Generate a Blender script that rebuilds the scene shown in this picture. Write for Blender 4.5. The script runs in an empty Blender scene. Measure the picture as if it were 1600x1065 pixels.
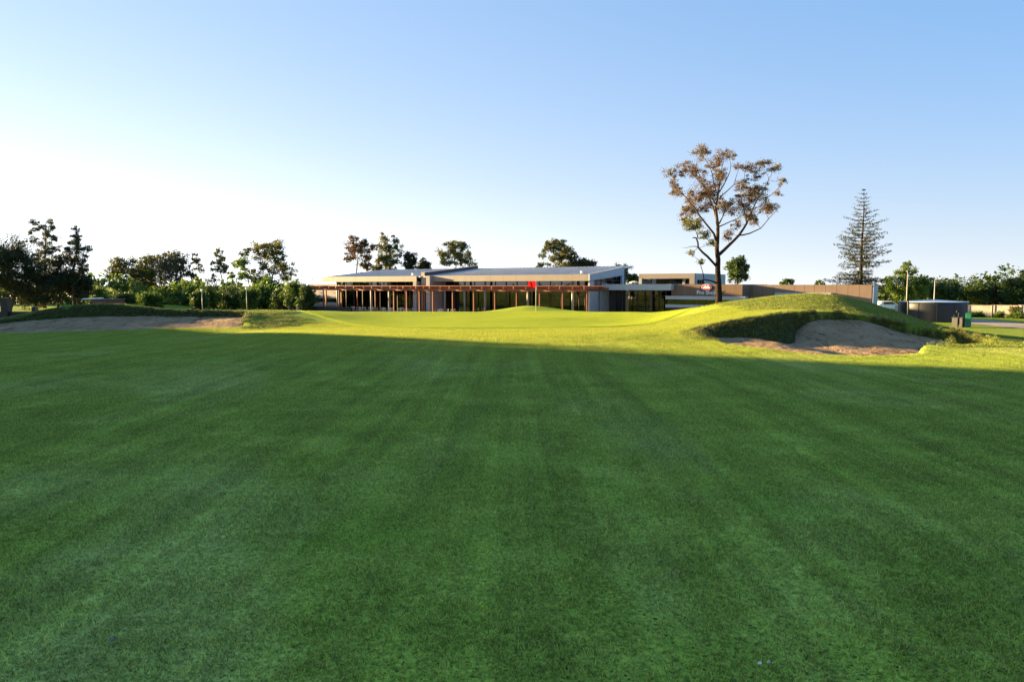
import bpy, math, random
import numpy as np
from mathutils import Vector
R = math.radians
rng = np.random.default_rng(7)
random.seed(7)
sc = bpy.context.scene
col = sc.collection

# ------------------------------------------------------------------ camera
F_PX, HORIZON, EYE = 1100.0, 445.5, 1.7
PITCH = math.atan((532.5 - HORIZON) / F_PX)
cam = bpy.data.cameras.new('camera')
cam.sensor_width = 36.0
cam.lens = F_PX / 1600 * 36
cam.clip_start, cam.clip_end = 0.1, 6000
camo = bpy.data.objects.new('camera', cam)
camo.location = (0, 0, EYE)
camo.rotation_euler = (math.pi / 2 - PITCH, 0, 0)
col.objects.link(camo)
sc.camera = camo

# ------------------------------------------------------------------ sky, sun, exposure
SUN_EL, SUN_PHI = 8.5, 25.0                        # degrees; sun low on the left, phi degrees forward of straight left
sun_vec = Vector((-math.cos(R(SUN_PHI)) * math.cos(R(SUN_EL)), math.sin(R(SUN_PHI)) * math.cos(R(SUN_EL)), math.sin(R(SUN_EL))))
world = bpy.data.worlds.new('World')
sc.world = world
world.use_nodes = True
wn = world.node_tree
bg = wn.nodes['Background']
sky = wn.nodes.new('ShaderNodeTexSky')
sky.sky_type = 'NISHITA'
sky.sun_disc = False
sky.sun_elevation = R(SUN_EL)
sky.sun_rotation = math.atan2(sun_vec.x, sun_vec.y)
sky.altitude = 0
sky.air_density, sky.dust_density, sky.ozone_density = 1.0, 0.6, 3.0
EXPOSURE = 2.65
def wmath(op, a, b=None, clamp=False):
    x = wn.nodes.new('ShaderNodeMath'); x.operation = op; x.use_clamp = clamp
    for i, v in enumerate((a, b)):
        if v is None: continue
        if isinstance(v, (int, float)): x.inputs[i].default_value = v
        else: wn.links.new(v, x.inputs[i])
    return x.outputs[0]
def wmix(fac, a, b, mode='MIX'):
    x = wn.nodes.new('ShaderNodeMix'); x.data_type = 'RGBA'; x.blend_type = mode; x.clamp_result = False
    for sock, v in ((x.inputs[0], fac), (x.inputs[6], a), (x.inputs[7], b)):
        if isinstance(v, (int, float)): sock.default_value = v
        elif isinstance(v, tuple): sock.default_value = (*v, 1)
        else: wn.links.new(v, sock)
    return x.outputs[2]
tc = wn.nodes.new('ShaderNodeTexCoord').outputs['Generated']
sep = wn.nodes.new('ShaderNodeSeparateXYZ'); wn.links.new(tc, sep.inputs[0])
elev = wmath('MAXIMUM', sep.outputs[2], 0.0)
dt = wn.nodes.new('ShaderNodeVectorMath'); dt.operation = 'DOT_PRODUCT'; wn.links.new(tc, dt.inputs[0]); dt.inputs[1].default_value = sun_vec
near = wmath('MULTIPLY_ADD', dt.outputs['Value'], 0.5); near.node.inputs[2].default_value = 0.5      # 1 towards the sun, 0 away from it
haze_h = wmath('DIVIDE', wmath('MULTIPLY', elev, -8.0), wmath('ADD', wmath('MULTIPLY', wmath('POWER', near, 2.0), 1.77), 1.0))
w1 = wmath('MULTIPLY', wmath('POWER', 2.71828, haze_h), 0.926, True)                                 # haze lying along the horizon
w2 = wmath('MULTIPLY', wmath('POWER', near, 1.26), 0.19, True)                                       # broad glow on the sun's side
wt = wmath('SUBTRACT', 1.0, wmath('MULTIPLY', wmath('SUBTRACT', 1.0, w1), wmath('SUBTRACT', 1.0, w2)))
raw = wmix(1.0, sky.outputs[0], (.1, .1, .1), 'MULTIPLY')
gm = wn.nodes.new('ShaderNodeGamma'); gm.inputs[1].default_value = 0.35; wn.links.new(raw, gm.inputs[0])
blue = wmix(1.0, gm.outputs[0], (.29, .83, 1.48), 'MULTIPLY')
glow = wmath('MULTIPLY_ADD', wmath('MULTIPLY', wmath('POWER', near, 4.0), wmath('POWER', w1, 2.0)), 2.2); glow.node.inputs[2].default_value = 1.0   # haze brightest towards the sun
cmb = wn.nodes.new('ShaderNodeCombineXYZ')
for i in range(3): wn.links.new(glow, cmb.inputs[i])
hz_c = wmix(1.0, cmb.outputs[0], (.93, .955, .985), 'MULTIPLY')
skyc = wmix(wt, blue, hz_c)
skyc = wmix(1.0, skyc, (10 * 2 ** -EXPOSURE,) * 3, 'MULTIPLY')
wn.links.new(skyc, bg.inputs[0])
bg.inputs[1].default_value = 0.10
sun = bpy.data.lights.new('sun', 'SUN')
sun.energy = 5.0
sun.angle = R(1.4)
sun.color = (1.0, 0.73, 0.33)
suno = bpy.data.objects.new('sun', sun)
suno.rotation_euler = sun_vec.to_track_quat('Z', 'Y').to_euler()
suno.location = (-60, 0, 40)
col.objects.link(suno)
vs = sc.view_settings
vs.view_transform, vs.look, vs.gamma, vs.use_curve_mapping = 'Standard', 'None', 1.0, False
vs.exposure = EXPOSURE

# ------------------------------------------------------------------ helpers
def ray(px, py):
    fx, fu = (px - 800) / F_PX, (532.5 - py) / F_PX
    c, s = math.cos(PITCH), math.sin(PITCH)
    return Vector((fx, c + fu * s, -s + fu * c))
def at(px, py, Y):                                  # a picture point at distance Y -> a place in the scene
    d = ray(px, py)
    return Vector((d.x / d.y * Y, Y, EYE + d.z / d.y * Y))

def link(o, parent=None):
    col.objects.link(o)
    if parent is not None:
        o.parent = parent
    return o
def tag(o, label=None, cat=None, group=None, kind=None):
    if label: o['label'] = label
    if cat: o['category'] = cat
    if group: o['group'] = group
    if kind: o['kind'] = kind
    return o
def empty(name, loc, label=None, cat=None, group=None):
    o = bpy.data.objects.new(name, None)
    o.empty_display_size = 0.2
    o.location = loc
    link(o)
    return tag(o, label, cat, group)
def root_loc(p):
    while p.parent is not None: p = p.parent
    return np.array(p.location)
class MB:
    def __init__(s): s.v, s.f = [], []
    def add(s, vs_, fs):
        n = len(s.v)
        s.v += [tuple(map(float, v)) for v in vs_]
        s.f += [tuple(i + n for i in f) for f in fs]
        return s
    def hexa(s, p):                                 # 8 points, bottom ring then top ring (counter-clockwise from above)
        return s.add(p, [(3, 2, 1, 0), (4, 5, 6, 7), (0, 1, 5, 4), (1, 2, 6, 5), (2, 3, 7, 6), (3, 0, 4, 7)])
    def box(s, x0, x1, y0, y1, z0, z1):
        return s.hexa([(x0, y0, z0), (x1, y0, z0), (x1, y1, z0), (x0, y1, z0), (x0, y0, z1), (x1, y0, z1), (x1, y1, z1), (x0, y1, z1)])
    def prism(s, poly, z0, z1):
        n = len(poly)
        zb = z0 if hasattr(z0, '__len__') else [z0] * n
        zt = z1 if hasattr(z1, '__len__') else [z1] * n
        v = [(p[0], p[1], b) for p, b in zip(poly, zb)] + [(p[0], p[1], t) for p, t in zip(poly, zt)]
        return s.add(v, [tuple(range(n - 1, -1, -1)), tuple(range(n, 2 * n))] + [(i, (i + 1) % n, (i + 1) % n + n, i + n) for i in range(n)])
    def tube(s, pts, rad, k=7):
        pts = [Vector(p) for p in pts]
        v, f = [], []
        for i, p in enumerate(pts):
            d = (pts[min(i + 1, len(pts) - 1)] - pts[max(i - 1, 0)]).normalized()
            a = d.orthogonal().normalized() if i == 0 else (a - d * a.dot(d)).normalized()
            b = d.cross(a)
            for j in range(k):
                t = 2 * math.pi * j / k
                v.append(p + (a * math.cos(t) + b * math.sin(t)) * rad[i])
        for i in range(len(pts) - 1):
            for j in range(k):
                f.append((i * k + j, i * k + (j + 1) % k, (i + 1) * k + (j + 1) % k, (i + 1) * k + j))
        f.append(tuple(range(k - 1, -1, -1)))
        f.append(tuple(range((len(pts) - 1) * k, len(pts) * k)))
        return s.add(v, f)
    def build(s, name, m, parent=None, smooth=False, bevel=0):
        o0 = root_loc(parent) if parent is not None else np.zeros(3)
        me = bpy.data.meshes.new(name)
        me.from_pydata([tuple(np.array(v) - o0) for v in s.v], [], s.f)
        me.materials.append(m)
        if smooth: me.polygons.foreach_set('use_smooth', [True] * len(me.polygons))
        me.update()
        o = link(bpy.data.objects.new(name, me), parent)
        if bevel:
            b = o.modifiers.new('bevel', 'BEVEL'); b.width = bevel; b.segments = 2; b.limit_method = 'ANGLE'
        return o
def array_mesh(name, v, f, m, smooth=False, attrs=None):
    v = np.ascontiguousarray(v, np.float32); f = np.ascontiguousarray(f, np.int32)
    me = bpy.data.meshes.new(name)
    k = f.shape[1]
    me.vertices.add(len(v)); me.vertices.foreach_set('co', v.ravel())
    me.loops.add(f.size); me.loops.foreach_set('vertex_index', f.ravel())
    me.polygons.add(len(f)); me.polygons.foreach_set('loop_start', np.arange(0, f.size, k, dtype=np.int32))
    me.polygons.foreach_set('use_smooth', np.full(len(f), smooth))
    for n, (dom, val) in (attrs or {}).items():
        a = me.attributes.new(n, 'FLOAT', dom); a.data.foreach_set('value', np.ascontiguousarray(val, np.float32))
    me.update(calc_edges=True)
    me.validate()
    if m: me.materials.append(m)
    return me
def copy_tree(o, parent=None):
    c = o.copy(); col.objects.link(c); c.parent = parent
    for ch in list(o.children): copy_tree(ch, c)
    return c
def smooth01(a, b, x):
    t = np.clip((x - a) / (b - a), 0, 1); return t * t * (3 - 2 * t)
_lat = rng.random((256, 256))
def vnoise(x, y):
    xi, yi = np.floor(x).astype(int), np.floor(y).astype(int)
    fx, fy = x - xi, y - yi
    fx, fy = fx * fx * (3 - 2 * fx), fy * fy * (3 - 2 * fy)
    g = lambda i, j: _lat[i % 256, j % 256]
    return (g(xi, yi) * (1 - fx) + g(xi + 1, yi) * fx) * (1 - fy) + (g(xi, yi + 1) * (1 - fx) + g(xi + 1, yi + 1) * fx) * fy - 0.5
def fbm(x, y, o=3):
    return sum(vnoise(x * 2 ** i + 17 * i, y * 2 ** i + 5 * i) / 2 ** i for i in range(o))

# ------------------------------------------------------------------ materials
class NT:
    def __init__(s, name):
        s.m = bpy.data.materials.new(name); s.m.use_nodes = True
        s.t = s.m.node_tree; s.b = s.t.nodes['Principled BSDF']; s.out = s.t.nodes['Material Output']
        s._pos = None
    def n(s, typ, **kw):
        x = s.t.nodes.new('ShaderNode' + typ)
        for k, v in kw.items(): setattr(x, k, v)
        return x
    def l(s, a, b): s.t.links.new(a, b)
    @property
    def pos(s):
        if s._pos is None: s._pos = s.n('NewGeometry').outputs['Position']
        return s._pos
    def mapped(s, scale, rot=0, vec=None):
        mp = s.n('Mapping'); mp.inputs['Scale'].default_value = scale; mp.inputs['Rotation'].default_value = (0, 0, rot)
        s.l(vec or s.pos, mp.inputs[0]); return mp.outputs[0]
    def noise(s, scale, detail=3, vec=None, rough=0.55, dist=0):
        x = s.n('TexNoise'); x.inputs['Scale'].default_value = scale; x.inputs['Detail'].default_value = detail
        x.inputs['Roughness'].default_value = rough; x.inputs['Distortion'].default_value = dist
        s.l(vec or s.pos, x.inputs['Vector']); return x
    def ramp(s, fac, stops):
        r = s.n('ValToRGB'); e = r.color_ramp.elements
        while len(e) < len(stops): e.new(0.5)
        for q, (p, c) in zip(e, stops): q.position = p; q.color = (c[0], c[1], c[2], 1) if hasattr(c, '__len__') else (c, c, c, 1)
        s.l(fac, r.inputs[0]); return r.outputs[0]
    def mix(s, fac, a, b, mode='MIX'):
        x = s.n('Mix', data_type='RGBA', blend_type=mode)
        for sock, v in ((x.inputs[0], fac), (x.inputs[6], a), (x.inputs[7], b)):
            if isinstance(v, (int, float)): sock.default_value = v
            elif isinstance(v, tuple): sock.default_value = (*v[:3], 1)
            else: s.l(v, sock)
        return x.outputs[2]
    def math(s, op, a, b=None, c=None):
        x = s.n('Math', operation=op)
        for i, v in enumerate((a, b, c)):
            if v is None: continue
            if isinstance(v, (int, float)): x.inputs[i].default_value = v
            else: s.l(v, x.inputs[i])
        return x.outputs[0]
    def attr(s, name):
        a = s.n('Attribute'); a.attribute_name = name; return a.outputs['Fac']
    def fuzz(s, k, scale):                          # blade-fine relief: tilts the normal at random
        nz = s.noise(scale, 1)
        sub = s.n('VectorMath', operation='SUBTRACT'); s.l(nz.outputs['Color'], sub.inputs[0]); sub.inputs[1].default_value = (.5, .5, .5)
        sca = s.n('VectorMath', operation='SCALE'); s.l(sub.outputs[0], sca.inputs[0]); sca.inputs['Scale'].default_value = k
        add = s.n('VectorMath', operation='ADD'); g = s.n('NewGeometry'); s.l(g.outputs['Normal'], add.inputs[0]); s.l(sca.outputs[0], add.inputs[1])
        no = s.n('VectorMath', operation='NORMALIZE'); s.l(add.outputs[0], no.inputs[0]); return no.outputs[0]
    def bump(s, h, strength, dist):
        b = s.n('Bump'); b.inputs['Strength'].default_value = strength; b.inputs['Distance'].default_value = dist
        s.l(h, b.inputs['Height']); return b.outputs[0]
def plain(name, c, rough=.6, metal=0, var=.12, scale=3.0, spec=.4, bump=0, stretch=(1, 1, 1)):
    t = NT(name)
    v = t.mapped(stretch)
    nz = t.noise(scale, 5, v)
    d = tuple(x * (1 - var * 2) for x in c); l = tuple(min(1, x * (1 + var)) for x in c)
    t.l(t.ramp(nz.outputs['Fac'], [(.3, d), (.5, c), (.72, l)]), t.b.inputs['Base Color'])
    t.b.inputs['Roughness'].default_value = rough; t.b.inputs['Metallic'].default_value = metal
    t.b.inputs['Specular IOR Level'].default_value = spec
    if bump: t.l(t.bump(t.noise(scale * 8, 3, v).outputs['Fac'], bump, .02), t.b.inputs['Normal'])
    return t.m

def fairway_color(t):
    base = t.ramp(t.noise(.9, 6, rough=.65).outputs['Fac'], [(.25, (.205, .280, .036)), (.5, (.295, .375, .050)), (.75, (.385, .455, .080))])
    pale = t.ramp(t.noise(.33, 5, t.mapped((1, .55, 1), .25), rough=.6).outputs['Fac'], [(.50, 0), (.70, 1)])
    c = t.mix(t.math('MULTIPLY', pale, .55), base, (.52, .54, .19))
    st_ = t.ramp(t.noise(1.0, 5, t.mapped((4.2, .10, 1), .05), rough=.6).outputs['Fac'], [(.32, .82), (.68, 1.2)])       # tracks left by the mower
    c = t.mix(1.0, c, st_, 'MULTIPLY')
    w = t.n('TexWave'); w.wave_type = 'BANDS'; w.bands_direction = 'X'
    w.inputs['Scale'].default_value = .32; w.inputs['Distortion'].default_value = 1.4; w.inputs['Detail'].default_value = 3; w.inputs['Detail Scale'].default_value = .5
    t.l(t.mapped((1, 1, 1), .06), w.inputs['Vector'])
    stripe = t.ramp(w.outputs['Fac'], [(.25, .95), (.75, 1.05)])
    c = t.mix(1.0, c, stripe, 'MULTIPLY')
    yel = t.ramp(t.noise(.5, 4, t.mapped((1, 1, 1), 1.3)).outputs['Fac'], [(.60, 0), (.75, .6)])
    c = t.mix(yel, c, (.20, .38, .02))
    dry = t.ramp(t.noise(2.3, 4, t.mapped((1, 1, 1), .7)).outputs['Fac'], [(.64, 0), (.78, .5)])
    c = t.mix(dry, c, (.46, .40, .12))
    # paler, yellower turf of the approach and fringe round the green
    off = t.n('VectorMath', operation='SUBTRACT'); t.l(t.pos, off.inputs[0]); off.inputs[1].default_value = (0, 41, 0)
    sc_ = t.n('VectorMath', operation='MULTIPLY'); t.l(off.outputs[0], sc_.inputs[0]); sc_.inputs[1].default_value = (1 / 22, 1 / 27, 0)
    ln = t.n('VectorMath', operation='LENGTH'); t.l(sc_.outputs[0], ln.inputs[0])
    fr_ = t.ramp(t.math('ADD', ln.outputs['Value'], t.math('MULTIPLY', t.math('SUBTRACT', t.noise(.25, 4).outputs['Fac'], .5), .5)), [(.62, 1), (1.0, 0)])
    c = t.mix(t.math('MULTIPLY', fr_, .8), c, (.325, .375, .030))
    fine = t.ramp(t.noise(34, 3).outputs['Fac'], [(.3, .68), (.7, 1.32)])
    return t.mix(1.0, c, fine, 'MULTIPLY')
def rough_color(t):
    c = t.ramp(t.noise(1.6, 6, rough=.65).outputs['Fac'], [(.25, (.12, .20, .02)), (.48, (.20, .27, .03)), (.66, (.28, .29, .045)), (.8, (.36, .31, .08))])
    return t.mix(1.0, c, t.ramp(t.noise(14, 4).outputs['Fac'], [(.3, .7), (.7, 1.25)]), 'MULTIPLY')
def green_color(t):
    c = t.ramp(t.noise(.5, 5, t.mapped((1, .6, 1), .3)).outputs['Fac'], [(.3, (.285, .345, .018)), (.7, (.345, .395, .024))])
    return t.mix(1.0, c, t.ramp(t.noise(40, 3).outputs['Fac'], [(.3, .85), (.7, 1.15)]), 'MULTIPLY')
def grassy(t, color, fuzz, scale, trans=.25):
    t.l(color, t.b.inputs['Base Color']); t.b.inputs['Roughness'].default_value = .8; t.b.inputs['Specular IOR Level'].default_value = .04
    if fuzz: t.l(t.fuzz(fuzz, scale), t.b.inputs['Normal'])
    return t
def blade_mat(name, colf, bright=1.0, trans=.42):
    t = NT(name)
    c = colf(t)
    c = t.mix(1.0, c, t.ramp(t.attr('lv'), [(0, .38 * bright), (.55, .95 * bright), (1, 2.3 * bright)]), 'MULTIPLY')
    c = t.mix(t.ramp(t.attr('lv'), [(.78, 0), (.92, .8)]), c, (.58, .48, .13))      # dry straw coloured blades
    t.l(c, t.b.inputs['Base Color']); t.b.inputs['Roughness'].default_value = .5; t.b.inputs['Specular IOR Level'].default_value = .3
    tr = t.n('BsdfTranslucent'); t.l(c, tr.inputs[0])
    mx = t.n('MixShader'); mx.inputs[0].default_value = trans
    t.l(t.b.outputs[0], mx.inputs[1]); t.l(tr.outputs[0], mx.inputs[2]); t.l(mx.outputs[0], t.out.inputs[0])
    return t.m
def leaf_mat(name, cols, trans=.35, tint=None):
    t = NT(name)
    c = t.ramp(t.math('ADD', t.math('MULTIPLY', t.attr('lv'), .45), t.math('MULTIPLY', t.attr('cv'), .55)), [(p, q) for p, q in zip((.12, .5, .88), cols)])
    t.l(c, t.b.inputs['Base Color']); t.b.inputs['Roughness'].default_value = .5; t.b.inputs['Specular IOR Level'].default_value = .3
    tr = t.n('BsdfTranslucent'); t.l(c, tr.inputs[0])
    mx = t.n('MixShader'); mx.inputs[0].default_value = trans
    t.l(t.b.outputs[0], mx.inputs[1]); t.l(tr.outputs[0], mx.inputs[2]); t.l(mx.outputs[0], t.out.inputs[0])
    return t.m

M = {}
t = NT('ground_grass')
cf = t.mix(t.attr('rough'), fairway_color(t), rough_color(t))
cf = t.mix(t.attr('lip'), cf, t.ramp(t.noise(6, 5).outputs['Fac'], [(.3, (.030, .032, .014)), (.7, (.070, .085, .024))]))      # shade of the bunker edge painted in as a dark earthy tone
M['ground'] = grassy(t, cf, 4.5, 45).m
t = NT('putting_green_grass'); M['green'] = grassy(t, green_color(t), 4.5, 60).m
M['blade'] = blade_mat('fairway_blade', fairway_color, 1.05)
def lip_shade_color(t): return t.ramp(t.noise(5, 4).outputs['Fac'], [(.3, (.035, .055, .012)), (.7, (.085, .115, .024))])  # shade of the bank put into the blade colour
M['lip_shade_blade'] = blade_mat('lip_shade_blade', lip_shade_color, .9, .12)
M['rough_blade'] = blade_mat('rough_blade', rough_color, .85, .22)
t = NT('bunker_sand')
c = t.ramp(t.noise(1.1, 6, rough=.7).outputs['Fac'], [(.3, (.25, .15, .075)), (.5, (.34, .215, .118)), (.7, (.42, .28, .165))])
streak = t.ramp(t.noise(3.2, 5, t.mapped((1.0, .35, 1), .5), rough=.7, dist=.8).outputs['Fac'], [(.34, .42), (.47, 1.0)])
c = t.mix(1.0, c, streak, 'MULTIPLY')
c = t.mix(1.0, c, t.ramp(t.noise(26, 4).outputs['Fac'], [(.35, .72), (.6, 1.12)]), 'MULTIPLY')
t.l(c, t.b.inputs['Base Color']); t.b.inputs['Roughness'].default_value = .95; t.b.inputs['Specular IOR Level'].default_value = .1
t.l(t.bump(t.math('ADD', t.noise(5, 5).outputs['Fac'], t.math('MULTIPLY', t.noise(30, 3).outputs['Fac'], .3)), .9, .12), t.b.inputs['Normal'])
M['sand'] = t.m
M['bark_dark'] = plain('dark_bark', (.075, .052, .038), .95, var=.3, scale=6, spec=.1, bump=.6, stretch=(1, 1, .25))
M['bark_pale'] = plain('pale_bark', (.30, .245, .19), .85, var=.3, scale=4, spec=.1, bump=.4, stretch=(1, 1, .3))
t = NT('gum_bark')
z = t.n('SeparateXYZ'); t.l(t.pos, z.inputs[0])
hgt = t.math('ADD', z.outputs[2], t.math('MULTIPLY', t.noise(.8, 3).outputs['Fac'], 3.0))
c = t.ramp(t.math('DIVIDE', hgt, 14), [(.38, (.026, .017, .013)), (.58, (.062, .038, .026)), (.8, (.16, .11, .08))])
c = t.mix(1.0, c, t.ramp(t.noise(7, 5, t.mapped((1, 1, .2))).outputs['Fac'], [(.3, .55), (.7, 1.3)]), 'MULTIPLY')
t.l(c, t.b.inputs['Base Color']); t.b.inputs['Roughness'].default_value = .9; t.b.inputs['Specular IOR Level'].default_value = .1
t.l(t.bump(t.noise(9, 4, t.mapped((1, 1, .2))).outputs['Fac'], .8, .05), t.b.inputs['Normal'])
M['gum_bark'] = t.m
M['leaf_olive'] = leaf_mat('leaf_olive', [(.045, .062, .015), (.10, .112, .024), (.19, .155, .034)])
M['leaf_dark'] = leaf_mat('leaf_dark', [(.014, .024, .010), (.028, .042, .015), (.075, .062, .020)], .25)
M['leaf_bright'] = leaf_mat('leaf_bright', [(.045, .085, .014), (.085, .145, .020), (.16, .21, .03)], .42)
M['leaf_mid'] = leaf_mat('leaf_mid', [(.024, .050, .012), (.050, .092, .018), (.11, .14, .026)], .35)
M['leaf_rust'] = leaf_mat('leaf_rust', [(.085, .045, .024), (.15, .082, .036), (.165, .125, .035)], .3)
M['leaf_grey'] = leaf_mat('leaf_grey', [(.040, .048, .026), (.075, .080, .045), (.12, .11, .06)], .3)
M['leaf_orange'] = leaf_mat('leaf_orange', [(.16, .045, .02), (.30, .09, .03), (.34, .15, .04)], .35)

# ------------------------------------------------------------------ terrain
CP = []
def crest(lst, Y): return [tuple(at(px, py, Y + dy)) for px, py, dy in lst]
for x in (-40, -20, -8, 0, 8, 20, 40):
    for y in (-30, -12, 0, 7): CP.append((x, y, 0.0))
CP += [(-20, 14, 0), (-8, 14, 0), (0, 14, 0), (7, 13.5, 0), (14, 14, 0), (22, 14, -.1), (30, 18, -.4), (42, 22, -.9), (-18, 20, -.02), (-8, 20, 0), (0, 20, -.02), (3, 19, 0), (-30, 22, -.1), (-42, 30, -.4)]
CP += [(-8, 25, .02), (0, 25, -.02), (4, 23.5, .05), (-5, 28, .0), (3, 28, .02), (6.5, 28, .16)]
CP += [(-7, 34, -.02), (0, 35, -.06), (7, 34, .10), (-8, 41, -.02), (0, 41, -.08), (8, 40, .02), (-7, 46, -.06), (1, 46.5, -.10), (8, 46, -.10), (13, 43, -.05)]
CP += [(-12, 52, -.5), (-3, 56, -.75), (7, 55, -.7), (1, 53.5, -.5), (-10, 64, -1.7), (0, 66, -1.9), (10, 64, -1.9), (0, 76, -2.5), (14, 76, -2.5), (-18, 76, -2.4), (18, 52, -.9), (20, 66, -1.9), (-30, 70, -2.0)]
CP += crest([(-60, 508, 0), (-20, 501, 0), (0, 497.5, 0), (50, 488, 0), (100, 479.5, 0), (150, 475, 0), (200, 475.5, 0), (250, 482, 0), (300, 486, 0), (350, 485.5, 0), (395, 484.5, 1), (440, 485, 4), (500, 486, 8)], 34)
CP += [(-26, 40, -.5), (-21, 41, -.2), (-16, 42, -.2), (-30, 46, -1.0), (-22, 50, -1.0), (-15, 50, -.6), (-34, 36, -.7), (-45, 60, -1.3), (-32, 58, -1.4)]
CP += crest([(-20, 520, -.4), (60, 520, -.4), (130, 520, -.4), (200, 518.5, 0), (260, 515.5, .5), (320, 513, 1), (385, 511.5, 1.5)], 26.6)
CP += crest([(415, 495, 2.5), (437, 491, 4), (455, 503, 1.5), (432, 512, -.2)], 28.5)
# right bunker: front edge, back lip
CP += crest([(1105, 530, 4.4), (1210, 546, 1.0), (1300, 553.5, .1), (1350, 555, 0), (1430, 549, .6), (1525, 538, 1.9), (1600, 546, .5)], 17.6)
CP += crest([(1084, 517, .3), (1130, 508, 0), (1180, 499.5, 0), (1230, 492, .7), (1290, 489.5, 1.5), (1350, 496.5, 1.5), (1400, 505, 1.2), (1450, 514, .5), (1500, 527, -2.2), (1545, 537, -3.7)], 23.5)
# big mound on the right
CP += crest([(960, 489.5, 9), (1000, 488.2, 7), (1050, 486, 3), (1100, 479.5, 0), (1165, 468.5, 0), (1210, 462, 0), (1255, 459, 0), (1295, 460, 0), (1340, 469, 0), (1400, 487, 0), (1450, 505, 0), (1510, 518, 0), (1600, 528, 0)], 33)
CP += [(14, 41, .0), (11, 40, .1), (18, 42, -.5), (23, 42, -1.3), (28, 52, -1.9), (43, 65, -2.0), (42, 56, -2.0), (50, 60, -2.0), (35, 38, -1.6), (52, 76, -2.05), (34, 72, -2.1)]
CP += crest([(-30, 510, -4), (0, 505, -3.5), (25, 500, -3), (50, 493, -2.5), (0, 499.5, -1), (250, 485, 2.5), (300, 488.5, 2.5), (350, 488, 3)], 34)
CP += crest([(1340, 474, -3), (1400, 493, -4), (1450, 508, -4), (1500, 519, -4), (1400, 492, -1.5), (1450, 506, -2)], 33)
CP = np.array(CP)
def _tps(d2): return 0.5 * d2 * np.log(d2 + 1e-9)
_n = len(CP)
A = np.zeros((_n + 3, _n + 3))
d2 = ((CP[:, None, :2] - CP[None, :, :2]) ** 2).sum(-1)
A[:_n, :_n] = _tps(d2) + np.eye(_n) * .06
A[:_n, _n] = A[_n, :_n] = 1; A[:_n, _n + 1:] = CP[:, :2]; A[_n + 1:, :_n] = CP[:, :2].T
W = np.linalg.solve(A, np.concatenate([CP[:, 2], np.zeros(3)]))
def far_level(x, y):
    z = -2.5 + 0.9 * smooth01(-48, -62, x) + .45 * smooth01(22, 40, x)
    return z
def h_outer(x, y):
    x, y = np.asarray(x, float), np.asarray(y, float)
    s = x.shape; xf, yf = x.ravel(), y.ravel()
    out = far_level(xf, yf)
    w = smooth01(80, 58, np.hypot(xf * .95, yf - 20)) * smooth01(80, 70, yf)
    k = w > 0
    xx, yy = xf[k], yf[k]
    z = W[_n] + W[_n + 1] * xx + W[_n + 2] * yy
    for i in range(_n): z += W[i] * _tps((xx - CP[i, 0]) ** 2 + (yy - CP[i, 1]) ** 2)
    z += .05 * fbm(xx * .22, yy * .22, 3) + .022 * fbm(xx * .9 + 9, yy * .9, 2)
    # mounds standing on the fitted surface
    dx = np.where(xx < 1.2, (xx - 1.2) / 2.5, (xx - 1.2) / 3.2)
    z += .50 * np.exp(-dx ** 2 - ((yy - 50.6) / 2.2) ** 2)
    out[k] = out[k] * (1 - w[k]) + z * w[k]
    return out.reshape(s)
def spline(pts, n=8):
    p = np.array(pts, float); o = []
    for i in range(len(p)):
        a, b, c, d = p[i - 1], p[i], p[(i + 1) % len(p)], p[(i + 2) % len(p)]
        for q in range(n):
            s_ = q / n
            o.append(.5 * (2 * b + (c - a) * s_ + (2 * a - 5 * b + 4 * c - d) * s_ ** 2 + (3 * b - a - 3 * c + d) * s_ ** 3))
    return np.array(o)
def sdf(poly, x, y):                                # > 0 inside
    x, y = np.asarray(x, float), np.asarray(y, float)
    best = np.full(x.shape, 1e9); ins = np.zeros(x.shape, bool)
    for i in range(len(poly)):
        a, b = poly[i], poly[(i + 1) % len(poly)]
        e = b - a
        tt = np.clip(((x - a[0]) * e[0] + (y - a[1]) * e[1]) / (e @ e + 1e-12), 0, 1)
        best = np.minimum(best, (x - a[0] - tt * e[0]) ** 2 + (y - a[1] - tt * e[1]) ** 2)
        with np.errstate(divide='ignore', invalid='ignore'):
            ins ^= ((a[1] > y) != (b[1] > y)) & (x < (b[0] - a[0]) * (y - a[1]) / (b[1] - a[1]) + a[0])
    return np.where(ins, 1, -1) * np.sqrt(best)
def pt2(px, py, Y): v = at(px, py, Y); return (v.x, v.y)
B_RIGHT = spline([(6.15, 23.6), (7.0, 23.7), (8.15, 23.6), (9.5, 24.3), (11.1, 25.1), (12.6, 25.0), (14.0, 24.2), (14.7, 22.5), (14.2, 20.6), (12.9, 19.7), (11.4, 19.3), (10.5, 18.2), (9.0, 17.7), (7.3, 18.4), (6.3, 21.2)])
B_LEFT = spline([(-24.5, 27.6), (-23.5, 30.0), (-21.0, 32.3), (-18, 32.9), (-15.2, 32.7), (-13.2, 32.4), (-12.0, 31.9), (-11.4, 30.2), (-10.9, 28.1), (-13.0, 27.6), (-16, 26.9), (-19, 26.3), (-22.5, 26.2)])
def bunker_d(x, y, poly): return sdf(poly, x, y) + .16 * fbm(np.asarray(x) * 1.7, np.asarray(y) * 1.7, 3)
def bbox(poly, x, y, m=1.0):
    lo, hi = poly.min(0) - m, poly.max(0) + m
    return (x > lo[0]) & (x < hi[0]) & (y > lo[1]) & (y < hi[1])
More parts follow.
